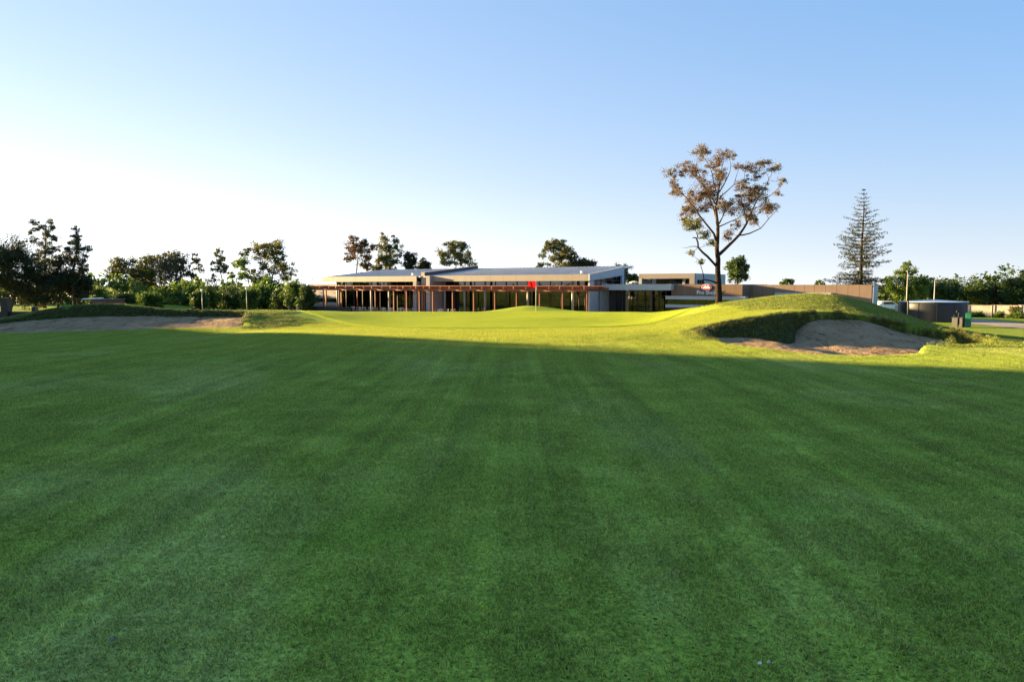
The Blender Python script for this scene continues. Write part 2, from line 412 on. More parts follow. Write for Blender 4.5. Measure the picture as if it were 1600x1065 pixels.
def h_ground(x, y):
    x, y = np.asarray(x, float), np.asarray(y, float)
    z = h_outer(x, y).copy()
    for poly, right in ((B_RIGHT, True), (B_LEFT, False)):
        k = bbox(poly, x, y)
        if not k.any(): continue
        xx, yy = x[k], y[k]
        d = bunker_d(xx, yy, poly)
        if right:
            bank = smooth01(9.9, 9.3, xx) * smooth01(20.5, 22, yy)      # turf bank on the left of the bunker
            w = .26 + .85 * bank
            drop = .9 * smooth01(0, 1, d / w) + .6 * smooth01(1, 1.6, d / w)
            lift = .05 * np.exp(-(d / .5) ** 2) * smooth01(21.5, 23, yy)
        else:
            w = .45 + .5 * smooth01(29, 31.5, yy)
            drop = .8 * smooth01(0, 1, d / w) + .6 * smooth01(1, 1.6, d / w)
            lift = .05 * np.exp(-(d / .5) ** 2) * smooth01(29, 31, yy)
        z[k] = z[k] - np.where(d > 0, drop, 0) + lift
    return z
def h_sand_right(x, y):
    rise = .84 * np.clip((y - 18.6) / 6.2, 0, 1) ** 2.3 * smooth01(8.8, 10.4, x) * (1 - .5 * smooth01(11.8, 14.2, x))
    z = np.minimum(-.36 + .32 * smooth01(9.9, 7.6, x) + rise, h_outer(x, y) - .07)
    return z + .06 * fbm(x * 1.2, y * 1.2, 4) + .03 * fbm(x * 4, y * 4, 3)
def h_sand_left(x, y):
    z = -.22 + .12 * smooth01(-14, -11.5, x) + .60 * np.clip((y - 26.8) / 6.3, 0, 1) ** 1.6 * (1 - .3 * smooth01(-20, -24, x))
    return np.minimum(z, h_outer(x, y) - .07) + .06 * fbm(x * 1.2, y * 1.2, 4) + .03 * fbm(x * 4, y * 4, 3)

def steps(*seg):
    o = []
    for a, b, s_ in seg: o += list(np.arange(a, b - 1e-6, s_))
    return np.array(o + [seg[-1][1]])
gx = steps((-1600, -300, 130), (-300, -100, 20), (-100, -46, 3), (-46, -26, .7), (-26, -9.5, .14), (-9.5, 5.2, .4), (5.2, 16, .11), (16, 40, .5), (40, 70, 1.5), (70, 300, 20), (300, 1600, 130))
gy = steps((-300, -40, 20), (-40, 0, 2.5), (0, 16.6, .5), (16.6, 26.2, .11), (26.2, 35, .12), (35, 66, .5), (66, 100, 2), (100, 300, 20), (300, 2600, 150))
GX, GY = np.meshgrid(gx, gy)
GZ = h_ground(GX, GY)
def rough_mask(x, y):
    r = np.zeros_like(x)
    r = np.maximum(r, smooth01(25.5, 28.5, y) * smooth01(8.0, 11.0, x))            # big mound
    r = np.maximum(r, smooth01(1.1, .1, np.abs(bunker_d(x, y, B_RIGHT))) * smooth01(20.5, 22.5, y))
    r = np.maximum(r, smooth01(10.8, 12.2, x) * smooth01(18.2, 19.4, y))
    r = np.maximum(r, smooth01(30.6, 31.8, y) * smooth01(-9.5, -12, x))
    r = np.maximum(r, smooth01(2.6, 1.0, np.hypot(x + 10.6, (y - 30) * .8)))
    r = np.maximum(r, .75 * smooth01(53, 57, y))
    return r
RM = rough_mask(GX, GY)
LIP_SHADE = np.zeros_like(GX)  # mask for the shade painted on back banks and edges
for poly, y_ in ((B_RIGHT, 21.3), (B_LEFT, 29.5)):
    k_ = bbox(poly, GX, GY); LIP_SHADE[k_] = np.maximum(LIP_SHADE[k_], smooth01(-.02, .10, bunker_d(GX[k_], GY[k_], poly)) * smooth01(y_ - .8, y_ + .6, GY[k_]))
nx, ny = len(gx), len(gy)
idx = np.arange(nx * ny).reshape(ny, nx)
faces = np.stack([idx[:-1, :-1], idx[:-1, 1:], idx[1:, 1:], idx[1:, :-1]], -1).reshape(-1, 4)
me = array_mesh('ground', np.stack([GX, GY, GZ], -1).reshape(-1, 3), faces, M['ground'], True, {'rough': ('POINT', RM.ravel()), 'lip': ('POINT', LIP_SHADE.ravel())})
ground = link(bpy.data.objects.new('ground', me)); tag(ground, 'mown green golf fairway and surrounding grass', 'ground', kind='structure')

def sheet(name, poly, hf, m, margin, step, label):
    lo, hi = poly.min(0) - margin, poly.max(0) + margin
    x, y = np.meshgrid(np.arange(lo[0], hi[0], step), np.arange(lo[1], hi[1], step))
    z = hf(x, y)
    d = sdf(poly, x, y)
    i = np.arange(x.size).reshape(x.shape)
    f = np.stack([i[:-1, :-1], i[:-1, 1:], i[1:, 1:], i[1:, :-1]], -1).reshape(-1, 4)
    f = f[(d.ravel()[f] > -margin).all(1)]
    used, inv = np.unique(f, return_inverse=True)
    v = np.stack([x, y, z], -1).reshape(-1, 3)[used]
    o = link(bpy.data.objects.new(name, array_mesh(name, v, inv.reshape(-1, 4), m, True)))
    return tag(o, label, 'bunker', kind='structure')
sheet('bunker_sand', B_RIGHT, h_sand_right, M['sand'], .3, .12, 'bare sand floor of the bunker on the right')
sheet('bunker_sand', B_LEFT, h_sand_left, M['sand'], .3, .14, 'bare sand floor of the bunker on the left')
GREEN = spline([(-12.5, 40), (-13.0, 44), (-9, 47.6), (0, 48.4), (8, 47.6), (11, 44), (10.6, 38), (8.0, 32.6), (5.5, 29.4), (0, 28.2), (-5.5, 28.8), (-9.5, 34)])
ang = len(GREEN); rings = 60
cx, cy = 0, 39
gv, gf = [], []
for r_ in range(rings + 1):
    s_ = r_ / rings
    gv.append(np.stack([cx + (GREEN[:, 0] - cx) * s_, cy + (GREEN[:, 1] - cy) * s_], -1))
gv = np.concatenate(gv)
dE = np.repeat(np.linspace(0, 1, rings + 1), ang)
gz = h_outer(gv[:, 0], gv[:, 1]) + .035 - .05 * smooth01(.985, 1.0, dE)
ii = np.arange((rings + 1) * ang).reshape(rings + 1, ang)
gf = np.stack([ii[:-1], ii[1:], np.roll(ii[1:], -1, 1), np.roll(ii[:-1], -1, 1)], -1).reshape(-1, 4)
o = link(bpy.data.objects.new('putting_green', array_mesh('putting_green', np.column_stack([gv, gz]), gf[:, ::-1] if False else gf, M['green'], True)))
tag(o, 'smooth pale putting green around the flag', 'ground', kind='structure')
def strip(name, pts, width, m, label, lift=.02):
    mb = MB(); L = []
    for i, p in enumerate(pts):
        a, b = np.array(pts[max(0, i - 1)]), np.array(pts[min(len(pts) - 1, i + 1)])
        n_ = np.array([-(b - a)[1], (b - a)[0]]); n_ = n_ / np.linalg.norm(n_)
        for q in np.linspace(-.5, .5, 7):
            x, y = np.array(p) + n_ * width * q
            L.append((x, y, float(h_ground(np.array([x]), np.array([y]))[0]) + lift))
    F_ = [(i * 7 + j, i * 7 + j + 1, (i + 1) * 7 + j + 1, (i + 1) * 7 + j) for i in range(len(pts) - 1) for j in range(6)]
    mb.add(L, F_)
    return tag(mb.build(name, m, smooth=True), label, 'path', kind='structure')
M['gravel'] = plain('pale_gravel', (.42, .32, .24), .95, var=.18, scale=5, spec=.1, bump=.5)
strip('driveway', [(50, 92), (49, 84), (48, 78), (47.2, 72), (46.5, 66), (46, 60), (46.5, 54), (48, 47), (51, 40), (56, 32)], 6.0, M['gravel'], 'pale gravel driveway beside the water tank', .05)
strip('path', [(-75, 66), (-64, 62), (-56, 60), (-50, 59), (-44.5, 58.5), (-41, 58)], 4.5, M['gravel'], 'pale path at the far left', .05)

# ------------------------------------------------------------------ grass blades
def blade_tile(name, size, n, length, width, m, lean, seed):
    g = np.random.default_rng(seed)
    p = (g.random((n, 2)) - .5) * size
    az, ln = g.random(n) * 2 * math.pi, length * (.55 + .75 * g.random(n))
    tilt = lean * (.25 + 1.0 * g.random(n))
    d = np.stack([np.cos(az) * np.sin(tilt), np.sin(az) * np.sin(tilt), np.cos(tilt)], -1)
    sd = g.random(n) * 2 * math.pi
    s_ = np.stack([np.cos(sd), np.sin(sd), np.zeros(n)], -1) * (width * (.7 + .6 * g.random(n)))[:, None] * .5
    b = np.column_stack([p, np.full(n, -.006)])
    mid = b + d * (ln * .55)[:, None]
    tip = mid + (d * np.array([1.5, 1.5, .7])) * (ln * .45)[:, None]
    v = np.stack([b - s_, b + s_, mid + s_ * .8, mid - s_ * .8, tip], 1).reshape(-1, 3)
    i = np.arange(n)[:, None] * 5
    q = np.concatenate([i + np.array([[0, 1, 2]]), i + np.array([[0, 2, 3]]), i + np.array([[3, 2, 4]])])
    lv = g.random(n)
    me_ = array_mesh(name, v, q, m, False, {'lv': ('FACE', np.tile(lv, 3))})
    return bpy.data.objects.new(name, me_)
def scatter(name, x, y, tile, m, label, scale=None, sink=0.0):
    e = .15
    z = h_ground(x, y)
    nxv, nyv = -(h_ground(x + e, y) - h_ground(x - e, y)) / (2 * e), -(h_ground(x, y + e) - h_ground(x, y - e)) / (2 * e)
    n = len(x)
    me_ = bpy.data.meshes.new(name); me_.vertices.add(n)
    me_.vertices.foreach_set('co', np.ascontiguousarray(np.column_stack([x, y, z - sink]), np.float32).ravel())
    def va(nm, arr):
        a = me_.attributes.new(nm, 'FLOAT_VECTOR', 'POINT'); a.data.foreach_set('vector', np.ascontiguousarray(arr, np.float32).ravel())
    va('nrm', np.column_stack([nxv, nyv, np.ones(n)]))
    s_ = np.ones(n) if scale is None else scale
    va('scl', np.column_stack([s_, s_, s_]))
    a = me_.attributes.new('yaw', 'FLOAT', 'POINT'); a.data.foreach_set('value', np.ascontiguousarray(rng.random(n) * 6.283, np.float32))
    ng = bpy.data.node_groups.new(name, 'GeometryNodeTree')
    ng.interface.new_socket('Geometry', in_out='INPUT', socket_type='NodeSocketGeometry')
    ng.interface.new_socket('Geometry', in_out='OUTPUT', socket_type='NodeSocketGeometry')
    N = ng.nodes.new; Lk = ng.links.new
    gi, go = N('NodeGroupInput'), N('NodeGroupOutput')
    iop, oi = N('GeometryNodeInstanceOnPoints'), N('GeometryNodeObjectInfo')
    oi.inputs['Object'].default_value = tile
    def named(nm, ty):
        q = N('GeometryNodeInputNamedAttribute'); q.data_type = ty; q.inputs['Name'].default_value = nm; return q.outputs['Attribute']
    al = N('FunctionNodeAlignRotationToVector'); al.axis = 'Z'; Lk(named('nrm', 'FLOAT_VECTOR'), al.inputs['Vector'])
    rr = N('FunctionNodeRotateRotation'); rr.rotation_space = 'LOCAL'
    cxyz = N('ShaderNodeCombineXYZ'); Lk(named('yaw', 'FLOAT'), cxyz.inputs['Z'])
    er = N('FunctionNodeEulerToRotation'); Lk(cxyz.outputs[0], er.inputs[0])
    Lk(al.outputs[0], rr.inputs[0]); Lk(er.outputs[0], rr.inputs[1])
    Lk(gi.outputs[0], iop.inputs['Points']); Lk(oi.outputs['Geometry'], iop.inputs['Instance'])
    Lk(rr.outputs[0], iop.inputs['Rotation']); Lk(named('scl', 'FLOAT_VECTOR'), iop.inputs['Scale'])
    Lk(iop.outputs[0], go.inputs[0])
    me_.materials.append(m)
    o_ = link(bpy.data.objects.new(name, me_))
    md = o_.modifiers.new('scatter', 'NODES'); md.node_group = ng
    return tag(o_, label, 'grass', kind='stuff')
def in_view(x, y, m=1.5): return np.abs(x) < (y * .75 + m)
tiles = [blade_tile('fairway_tile',   .30, 760, .028, .0040, M['blade'], 1.1, 100 + i) for i in range(3)]
T = .21
xs, ys = np.meshgrid(np.arange(-26, 26, T), np.arange(1.6, 31, T))
xs, ys = xs.ravel() + (rng.random(xs.size) - .5) * .1, ys.ravel() + (rng.random(ys.size) - .5) * .1
k = in_view(xs, ys) & (sdf(GREEN, xs, ys) < 0) & (bunker_d(xs, ys, B_RIGHT) < -.1) & (rough_mask(xs, ys) < .6) & (bunker_d(xs, ys, B_LEFT) < -.1)
xs, ys = xs[k], ys[k]
pick = rng.integers(0, 3, len(xs))
for i in range(3):
    kk = pick == i
    scatter('fairway_grass', xs[kk], ys[kk], tiles[i], M['blade'], 'short mown fairway grass blades across the foreground', .85 + .4 * rng.random(kk.sum()))
lone = blade_tile('stray_tile', .6, 46, .050, .0046, M['blade'], .8, 150)
kn = ys < 11
kn &= rng.random(len(ys)) < .4
scatter('stray_grass', xs[kn], ys[kn], lone, M['blade'], 'longer stray grass blades standing above the mown fairway', .7 + .5 * rng.random(kn.sum()))
rt = [blade_tile('rough_tile', .5, 520, .055, .007, M['rough_blade'], .75, 200 + i) for i in range(2)]
xs, ys = np.meshgrid(np.arange(-34, 34, .3), np.arange(17, 40, .3))
xs, ys = xs.ravel() + (rng.random(xs.size) - .5) * .25, ys.ravel() + (rng.random(ys.size) - .5) * .25
inR, inL = sdf(B_RIGHT, xs, ys), sdf(B_LEFT, xs, ys)
bankR = (inR > 0) & (xs < 9.9) & (ys > 21.4) & (inR < 1.2)
lipR = (inR > 0) & (inR < .16) & (ys > 21.5)
lipL = (inL > 0) & (inL < .55) & (ys > 30)
k = in_view(xs, ys, 3) & (((rough_mask(xs, ys) > .5) & (inR < 0) & (inL < 0) & (sdf(GREEN, xs, ys) < -.2)) | bankR | lipR | lipL)
k &= (h_ground(xs, ys) > np.where(inR > 0, h_sand_right(xs, ys), np.where(inL > 0, h_sand_left(xs, ys), -9)) - .02)
kl = (k & ((inR > 0) | (inL > 0)))
lt = blade_tile('lip_tile', .3, 420, .065, .006, M['lip_shade_blade'], .9, 300)
xl, yl = np.repeat(xs[kl], 3) + (rng.random(3 * kl.sum()) - .5) * .3, np.repeat(ys[kl], 3) + (rng.random(3 * kl.sum()) - .5) * .3
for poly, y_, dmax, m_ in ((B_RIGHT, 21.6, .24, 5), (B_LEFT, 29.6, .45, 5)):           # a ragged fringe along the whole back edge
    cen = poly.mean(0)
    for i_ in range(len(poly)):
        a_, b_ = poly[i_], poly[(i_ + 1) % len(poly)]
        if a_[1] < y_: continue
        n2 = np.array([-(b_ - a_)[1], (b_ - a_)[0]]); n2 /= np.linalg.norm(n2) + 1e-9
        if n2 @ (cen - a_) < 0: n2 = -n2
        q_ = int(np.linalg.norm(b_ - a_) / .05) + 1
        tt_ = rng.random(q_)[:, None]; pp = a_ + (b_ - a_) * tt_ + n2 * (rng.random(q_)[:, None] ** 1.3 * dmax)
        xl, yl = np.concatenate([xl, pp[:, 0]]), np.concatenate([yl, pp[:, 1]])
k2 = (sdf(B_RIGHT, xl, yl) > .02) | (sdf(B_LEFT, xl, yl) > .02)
scatter('lip_grass', xl[k2], yl[k2], lt, M['lip_shade_blade'], 'uncut grass hanging over the bunker edges, painted dark for shade', .55 + .6 * rng.random(k2.sum()))
k &= ~kl
xs, ys = xs[k], ys[k]
pick = rng.integers(0, 2, len(xs))
for i in range(2):
    kk = pick == i
    scatter('rough_grass', xs[kk], ys[kk], rt[i], M['rough_blade'], 'longer tufted rough grass on the mounds and bunker lips', .5 + .75 * rng.random(kk.sum()) ** 1.5)

# ------------------------------------------------------------------ trees
def leaves(name, centers, radii, n, size, m, parent, seed, aspect=1.8, droop=0.0, flat=.8, shell=.45):
    g = np.random.default_rng(seed)
    centers, radii = np.array(centers, float), np.array(radii, float)
    w = radii ** 2; w = w / w.sum()
    ci = g.choice(len(centers), n, p=w)
    d = g.normal(size=(n, 3)); d /= np.linalg.norm(d, axis=1)[:, None]
    ks = 9                                             # every clump is made of smaller ragged clumps
    so = g.normal(size=(len(centers), ks, 3)); so /= np.linalg.norm(so, axis=2)[..., None]
    so *= (g.random((len(centers), ks, 1)) ** .5) * .95 * radii[:, None, None]; so[..., 2] *= flat
    sr = radii[:, None] * (.30 + .42 * g.random((len(centers), ks)))
    ani = .6 + .8 * g.random((len(centers), ks, 3)); ani[..., 2] *= flat
    si = g.integers(0, ks, n)
    p = centers[ci] + so[ci, si] + d * ((g.random(n) ** shell) * sr[ci, si] * (.8 + .35 * g.random(n)))[:, None] * ani[ci, si]
    ax = g.normal(size=(n, 3)); ax[:, 2] -= droop * 2.5; ax /= np.linalg.norm(ax, axis=1)[:, None]
    sd = np.cross(ax, g.normal(size=(n, 3))); sd /= np.linalg.norm(sd, axis=1)[:, None] + 1e-9
    L = size * (.55 + .9 * g.random(n)); Wd = L / aspect
    a_, s_ = ax * (L * .5)[:, None], sd * (Wd * .5)[:, None]
    v = np.stack([p - a_, p + s_ - a_ * .1, p + a_, p - s_ - a_ * .1], 1).reshape(-1, 3)
    o0 = root_loc(parent)
    cv = g.random(len(centers))[ci]
    me_ = array_mesh(name, v - o0, np.arange(4 * n).reshape(-1, 4), m, False, {'lv': ('FACE', g.random(n)), 'cv': ('FACE', np.clip(cv + g.normal(size=n) * .1, 0, 1))})
    return link(bpy.data.objects.new(name, me_), parent)
def curve_pts(a, b, sag, n=6, g=random):
    a, b = Vector(a), Vector(b); o_ = []
    per = (b - a).length
    j = Vector((g.uniform(-1, 1), g.uniform(-1, 1), 0)) * per * .07
    for i in range(n):
        s_ = i / (n - 1)
        o_.append(a.lerp(b, s_) + Vector((0, 0, -sag * per)) * math.sin(math.pi * s_) + j * math.sin(math.pi * s_ * 1.6))
    return o_
def tree(name, label, px, top, hw, bot, Y, style, leaf, n, seed, group, bark='bark_pale', base_px=None, leafsize=None, cat='tree', blobs=None, lean=0):
    g = random.Random(seed)
    top_p, bot_p = at(px, top, Y), at(px, bot, Y)
    bx = at(base_px if base_px is not None else px, bot, Y).x
    gz = float(h_ground(np.array([bx]), np.array([Y]))[0])
    rt_ = empty(name, (bx, Y, gz), label, cat, group)
    hwm = hw / F_PX * Y
    H = top_p.z - gz
    C = Vector((top_p.x, Y, (top_p.z + bot_p.z) / 2)); rz = max(.6, (top_p.z - bot_p.z) / 2)
    cs, rs = [], []
    if blobs:
        for bx_, by_, br in blobs:
            p = at(bx_, by_, Y); cs.append((p.x, Y + g.uniform(-.8, .8) * hwm * .7, p.z)); rs.append(br / F_PX * Y)
    else:
        nb = {'euc': 34, 'round': 34, 'col': 18, 'cas': 26, 'open': 22, 'dense': 50}[style]
        br = {'euc': .31, 'round': .36, 'col': .5, 'cas': .36, 'open': .25, 'dense': .34}[style] * min(hwm, rz * 1.2)
        k = 0
        while len(cs) < nb and k < 900:
            k += 1
            d = Vector((g.gauss(0, 1), g.gauss(0, 1), g.gauss(0, 1))).normalized()
            q = g.random() ** (.33 if style in ('euc', 'open') else .5)
            hz = d.z * q
            if style == 'cas': wid = (1 - (hz * .5 + .5)) ** .7 * 1.1 + .12
            elif style == 'col': wid = .75 + .4 * g.random()
            elif style == 'euc': wid = .85 + .35 * max(0, hz)
            else: wid = 1
            r_ = br * g.uniform(.65, 1.25)
            p = (C.x + d.x * q * wid * max(.1, hwm - r_ * .6), C.y + d.y * q * wid * max(.1, hwm - r_ * .6), C.z + hz * max(.2, rz - r_ * .5))
            if style in ('euc', 'open', 'col') and any((Vector(p) - Vector(c_)).length < (r_ + q_) * .62 for c_, q_ in zip(cs, rs)): continue
            cs.append(p); rs.append(r_)
    # trunk and limbs
    mb = MB()
    r0 = max(.10, H * .019)
    topc = max(cs, key=lambda c_: c_[2])
    tip = Vector((C.x + (topc[0] - C.x) * .5, Y, topc[2]))
    b0 = Vector((bx, Y, gz - .15))
    tp = curve_pts(b0, tip, 0, 9, g)
    mb.tube(tp, [r0 * (1.25 if i == 0 else 1 - .88 * i / 8) for i in range(9)], 7)
    for c_, q_ in zip(cs, rs):
        c_ = Vector(c_)
        hgt = (c_.z - b0.z) - max(.5, (Vector((c_.x, c_.y, 0)) - Vector((tip.x, tip.y, 0))).length * g.uniform(.5, .9))
        s_ = min(.92, max(.22, hgt / (tip.z - b0.z)))
        i = s_ * 8; i0 = int(i); st = tp[i0].lerp(tp[min(8, i0 + 1)], i - i0)
        rr = r0 * (1 - .85 * s_) * .55
        mb.tube(curve_pts(st, c_, .10, 5, g), [rr, rr * .8, rr * .6, rr * .4, rr * .2], 5)
    mb.build('trunk', M[bark], rt_, True)
    ls = leafsize or max(.20, Y * .0024)
    leaves('crown', cs, [q_ * 1.25 for q_ in rs], int(n * 2.9), ls * .78, M[leaf], rt_, seed, aspect=3.2 if style == 'cas' else 1.7, droop=.5 if style in ('cas', 'euc', 'open') else 0, shell=.6 if style == 'cas' else .5)
    return rt_

# the tall sparse gum in front of the shop, limb by limb (picture points, spread in depth)
def gp(x, y): return (1020 + x / 4.095, 220 + y / 4.095)
GY0 = 75.0
gum_base = at(1123.5, 478, GY0)
gum = empty('gum_tree', (gum_base.x, GY0, float(h_ground(np.array([gum_base.x]), np.array([GY0]))[0])), 'tall sparse gum tree with reddish brown leaves in front of the shop sign', 'tree')
def gpt(x, y, dy): px, py = gp(x, y); return at(px, py, GY0 + dy)
limbs = [
    ([(424, 1120), (424, 1000), (420, 900), (418, 760), (415, 620), (408, 480), (410, 380), (425, 290), (440, 210), (455, 120)], (.40, .34, .30, .26, .20, .16, .12, .09, .06, .02), 0),
    ([(428, 725), (490, 665), (550, 605), (600, 530), (640, 440), (680, 360), (740, 250), (765, 190)], (.19, .17, .14, .11, .08, .06, .04, .015), 1.8),
    ([(550, 605), (620, 592), (690, 560), (740, 500), (800, 440)], (.08, .07, .05, .04, .015), 2.8),
    ([(600, 530), (580, 430), (562, 330), (590, 200), (620, 165)], (.08, .06, .045, .03, .01), 3.4),
    ([(422, 550), (500, 515), (560, 480), (620, 470)], (.07, .05, .035, .01), -1.6),
    ([(425, 530), (470, 430), (540, 385), (590, 350)], (.08, .06, .04, .015), -2.6),
    ([(410, 805), (350, 740), (290, 682), (280, 625), (255, 620)], (.13, .12, .10, .08, .05), -1.0),
    ([(290, 680), (240, 677), (190, 682)], (.05, .03, .012), -1.8),
    ([(280, 630), (285, 600), (275, 580)], (.07, .05, .03), -1.2),
    ([(408, 640), (360, 555), (300, 480), (240, 400), (180, 330), (130, 300)], (.13, .10, .08, .06, .035, .01), -2.4),
    ([(410, 690), (380, 660), (340, 620), (310, 590), (240, 540)], (.06, .05, .04, .03, .01), 1.6),
    ([(408, 500), (370, 385), (310, 250), (275, 170), (305, 85)], (.11, .08, .05, .035, .01), 2.0),
    ([(410, 420), (340, 300), (235, 192), (110, 212)], (.08, .05, .03, .01), -3.0),
    ([(425, 330), (480, 230), (500, 150), (485, 95)], (.07, .05, .03, .01), 1.2),
    ([(415, 350), (380, 210), (335, 120), (310, 82)], (.06, .045, .03, .01), -1.5),
    ([(430, 360), (520, 280), (555, 170)], (.06, .04, .01), -2.2),
    ([(680, 380), (760, 345), (830, 272), (856, 250)], (.05, .035, .02, .008), 3.0),
    ([(640, 440), (700, 410), (770, 425)], (.05, .03, .01), 0.6),
    ([(416, 917), (372, 895), (325, 886), (318, 835), (302, 770), (245, 718)], (.10, .08, .065, .04, .025, .01), -1.6),
    ([(425, 985), (447, 968), (463, 955)], (.07, .05, .03), 1.2)]
mb = MB()
for pts, rad, dep in limbs:
    m_ = len(pts)
    P = [gpt(x, y, dep * (i / (m_ - 1)) ** .8) for i, (x, y) in enumerate(pts)]
    Q, rq = [], []
    for i in range(m_ - 1):
        for s_ in (0, .5): Q.append(P[i].lerp(P[i + 1], s_) + Vector((random.uniform(-1, 1), random.uniform(-1, 1), random.uniform(-1, 1))) * (.10 if s_ else 0)); rq.append(rad[i] * (1 - s_) + rad[i + 1] * s_)
    Q.append(P[-1]); rq.append(rad[-1])
    mb.tube(Q, rq, 8)
gcl = [(110, 205, 35), (140, 325, 35), (220, 175, 50), (270, 190, 45), (310, 80, 45), (350, 75, 28), (450, 95, 40), (490, 95, 33), (370, 150, 40), (330, 230, 38), (250, 350, 48), (300, 370, 55), (340, 310, 55), (400, 260, 55), (430, 220, 38), (380, 340, 48), (430, 400, 45), (330, 430, 48), (250, 440, 48), (200, 450, 38), (200, 520, 38), (240, 540, 58), (270, 530, 50), (330, 600, 38), (370, 660, 33), (450, 430, 42), (510, 440, 42), (540, 380, 42), (590, 350, 52), (640, 340, 46), (560, 280, 36), (600, 430, 46), (540, 540, 33), (500, 600, 32), (480, 625, 24), (700, 350, 46), (740, 420, 42), (770, 430, 28), (720, 440, 36), (620, 170, 32), (550, 165, 30), (700, 150, 44), (770, 185, 36), (670, 210, 36), (830, 260, 28), (690, 300, 36), (800, 340, 26), (640, 470, 36), (660, 520, 26), (300, 780, 30), (245, 715, 26), (130, 250, 26), (180, 210, 36), (420, 130, 36), (600, 250, 26)]
base_cl = list(gcl)
for q in range(75):
    (x, y, r_), (x2, y2, _) = random.choice(base_cl), random.choice(base_cl)
    if math.hypot(x - x2, y - y2) < 130: gcl.append(((x + x2) / 2 + random.uniform(-22, 22), (y + y2) / 2 + random.uniform(-22, 22), random.uniform(14, 32)))
cs, rs, cs2, rs2 = [], [], [], []
for x, y, r_ in gcl:
    dep = random.uniform(-3.0, 3.0); c_ = gpt(x, y, dep); rr = r_ / 4.095 / F_PX * GY0
    if y > 500 and x < 400: cs2.append(c_); rs2.append(rr * 1.05)
    else: cs.append(c_); rs.append(rr * 1.36)
    # twig from the nearest limb point to the cluster
    allp = [gpt(px_, py_, d_ * (i / (len(p_) - 1)) ** .8) for p_, _, d_ in limbs for i, (px_, py_) in enumerate(p_)][2:]
    st = min(allp, key=lambda q: (q - c_).length)
    mb.tube(curve_pts(st, c_ + Vector((0, 0, rr * .4)), .12, 5), [.035, .028, .02, .014, .006], 4)
    for q in range(4):
        e_ = c_ + Vector((random.gauss(0, 1), random.gauss(0, 1), random.gauss(0, 1))) * rr * .6
        mb.tube(curve_pts(c_ + Vector((0, 0, rr * .3)), e_, .1, 4), [.014, .011, .008, .004], 3)
mb.build('trunk', M['gum_bark'], gum, True)
leaves('crown', cs, rs, 44000, .14, M['leaf_rust'], gum, 11, aspect=2.6, droop=.5, shell=.6)
leaves('crown', cs2, rs2, 4600, .165, M['leaf_olive'], gum, 12, aspect=2.6, droop=.5, shell=.6)

# the tiered conifer behind the long wall
CYo = 120.0
cb = at(1343.5, 470, CYo); ct = at(1344, 294, CYo)
cz = float(h_ground(np.array([cb.x]), np.array([CYo]))[0])
con = empty('conifer', (cb.x, CYo, cz), 'tall thin tiered conifer standing behind the long brown wall', 'tree')
mb = MB(); Hc = ct.z - cz
mb.tube([(cb.x + .06 * math.sin(i), CYo, cz - .2 + (Hc + .2) * i / 10) for i in range(11)], [.42 * (1 - i / 10.3) for i in range(11)], 8)
cc, cr = [], []
prof = [(0, .15), (.08, 1.2), (.2, 2.3), (.36, 3.4), (.5, 4.0), (.62, 4.3), (.72, 3.6), (.78, 2.6), (.84, 4.2), (.93, 5.0), (1, 4.4)]   # share of the way down, branch length
for i in range(30):
    s_ = .02 + .96 * (i / 29) ** .92
    L = np.interp(s_, [p[0] for p in prof], [p[1] for p in prof]); zz = cz + Hc - s_ * (Hc * .86)
    nb = 5 + (i > 8)
    if .735 < s_ < .80: nb = 2
    for q in range(nb):
        a = i * 2.4 + q * 2 * math.pi / nb + random.uniform(-.25, .25); l_ = L * random.uniform(.45, 1.2)
        up = .42 - .55 * s_ + random.uniform(-.1, .1)
        e_ = Vector((cb.x + math.cos(a) * l_, CYo + math.sin(a) * l_, zz + l_ * up)); b_ = Vector((cb.x, CYo, zz))
        mb.tube([b_, b_.lerp(e_, .5) - Vector((0, 0, .08 * l_)), e_], [.045, .03, .012], 4)
        m_ = max(2, int(l_ / .45))
        for j in range(m_):
            f_ = .28 + .74 * j / m_
            cc.append(b_.lerp(e_, f_) - Vector((0, 0, .08 * l_ * math.sin(math.pi * f_)))); cr.append(.22 + .55 * s_ * random.uniform(.4, 1.7))
mb.build('trunk', M['bark_dark'], con, True)
leaves('crown', cc, cr, 26000, .22, M['leaf_dark'], con, 21, aspect=2.8, flat=.5, shell=.6)

G1, G2, G3, G4 = 'trees at the far left', 'gum trees behind the left bunker', 'trees behind the clubhouse', 'trees behind the water tank'
tree('fig_tree', 'broad dark dome shaped tree cut by the left edge of the picture', 6, 356, 46, 466, 94, 'dense', 'leaf_dark', 9500, 31, G1, 'bark_dark', 14)
tree('she_oak', 'thin feathery tree rising highest above the dark trees at far left', 68, 340, 21, 452, 102, 'cas', 'leaf_grey', 3400, 32, G1, 'bark_dark', leafsize=.3, blobs=[(60, 348, 6), (57, 361, 7), (68, 356, 7), (75, 346, 6), (80, 358, 7), (72, 368, 9), (62, 378, 8), (82, 374, 7), (70, 386, 9), (78, 394, 8), (60, 394, 8), (85, 388, 6), (66, 404, 9), (76, 410, 9)])
tree('she_oak', 'feathery pointed dark tree at the right end of the far left clump', 118, 353, 27, 474, 98, 'cas', 'leaf_dark', 6000, 33, G1, 'bark_dark', leafsize=.3, blobs=[(117, 358, 5), (116, 370, 7), (110, 378, 7), (122, 380, 7), (106, 392, 8), (118, 394, 9), (128, 388, 6), (100, 408, 9), (114, 410, 10), (128, 406, 8), (134, 420, 7), (120, 428, 10), (106, 428, 10), (138, 440, 7), (126, 446, 10), (110, 450, 10), (136, 460, 7), (98, 440, 9)])
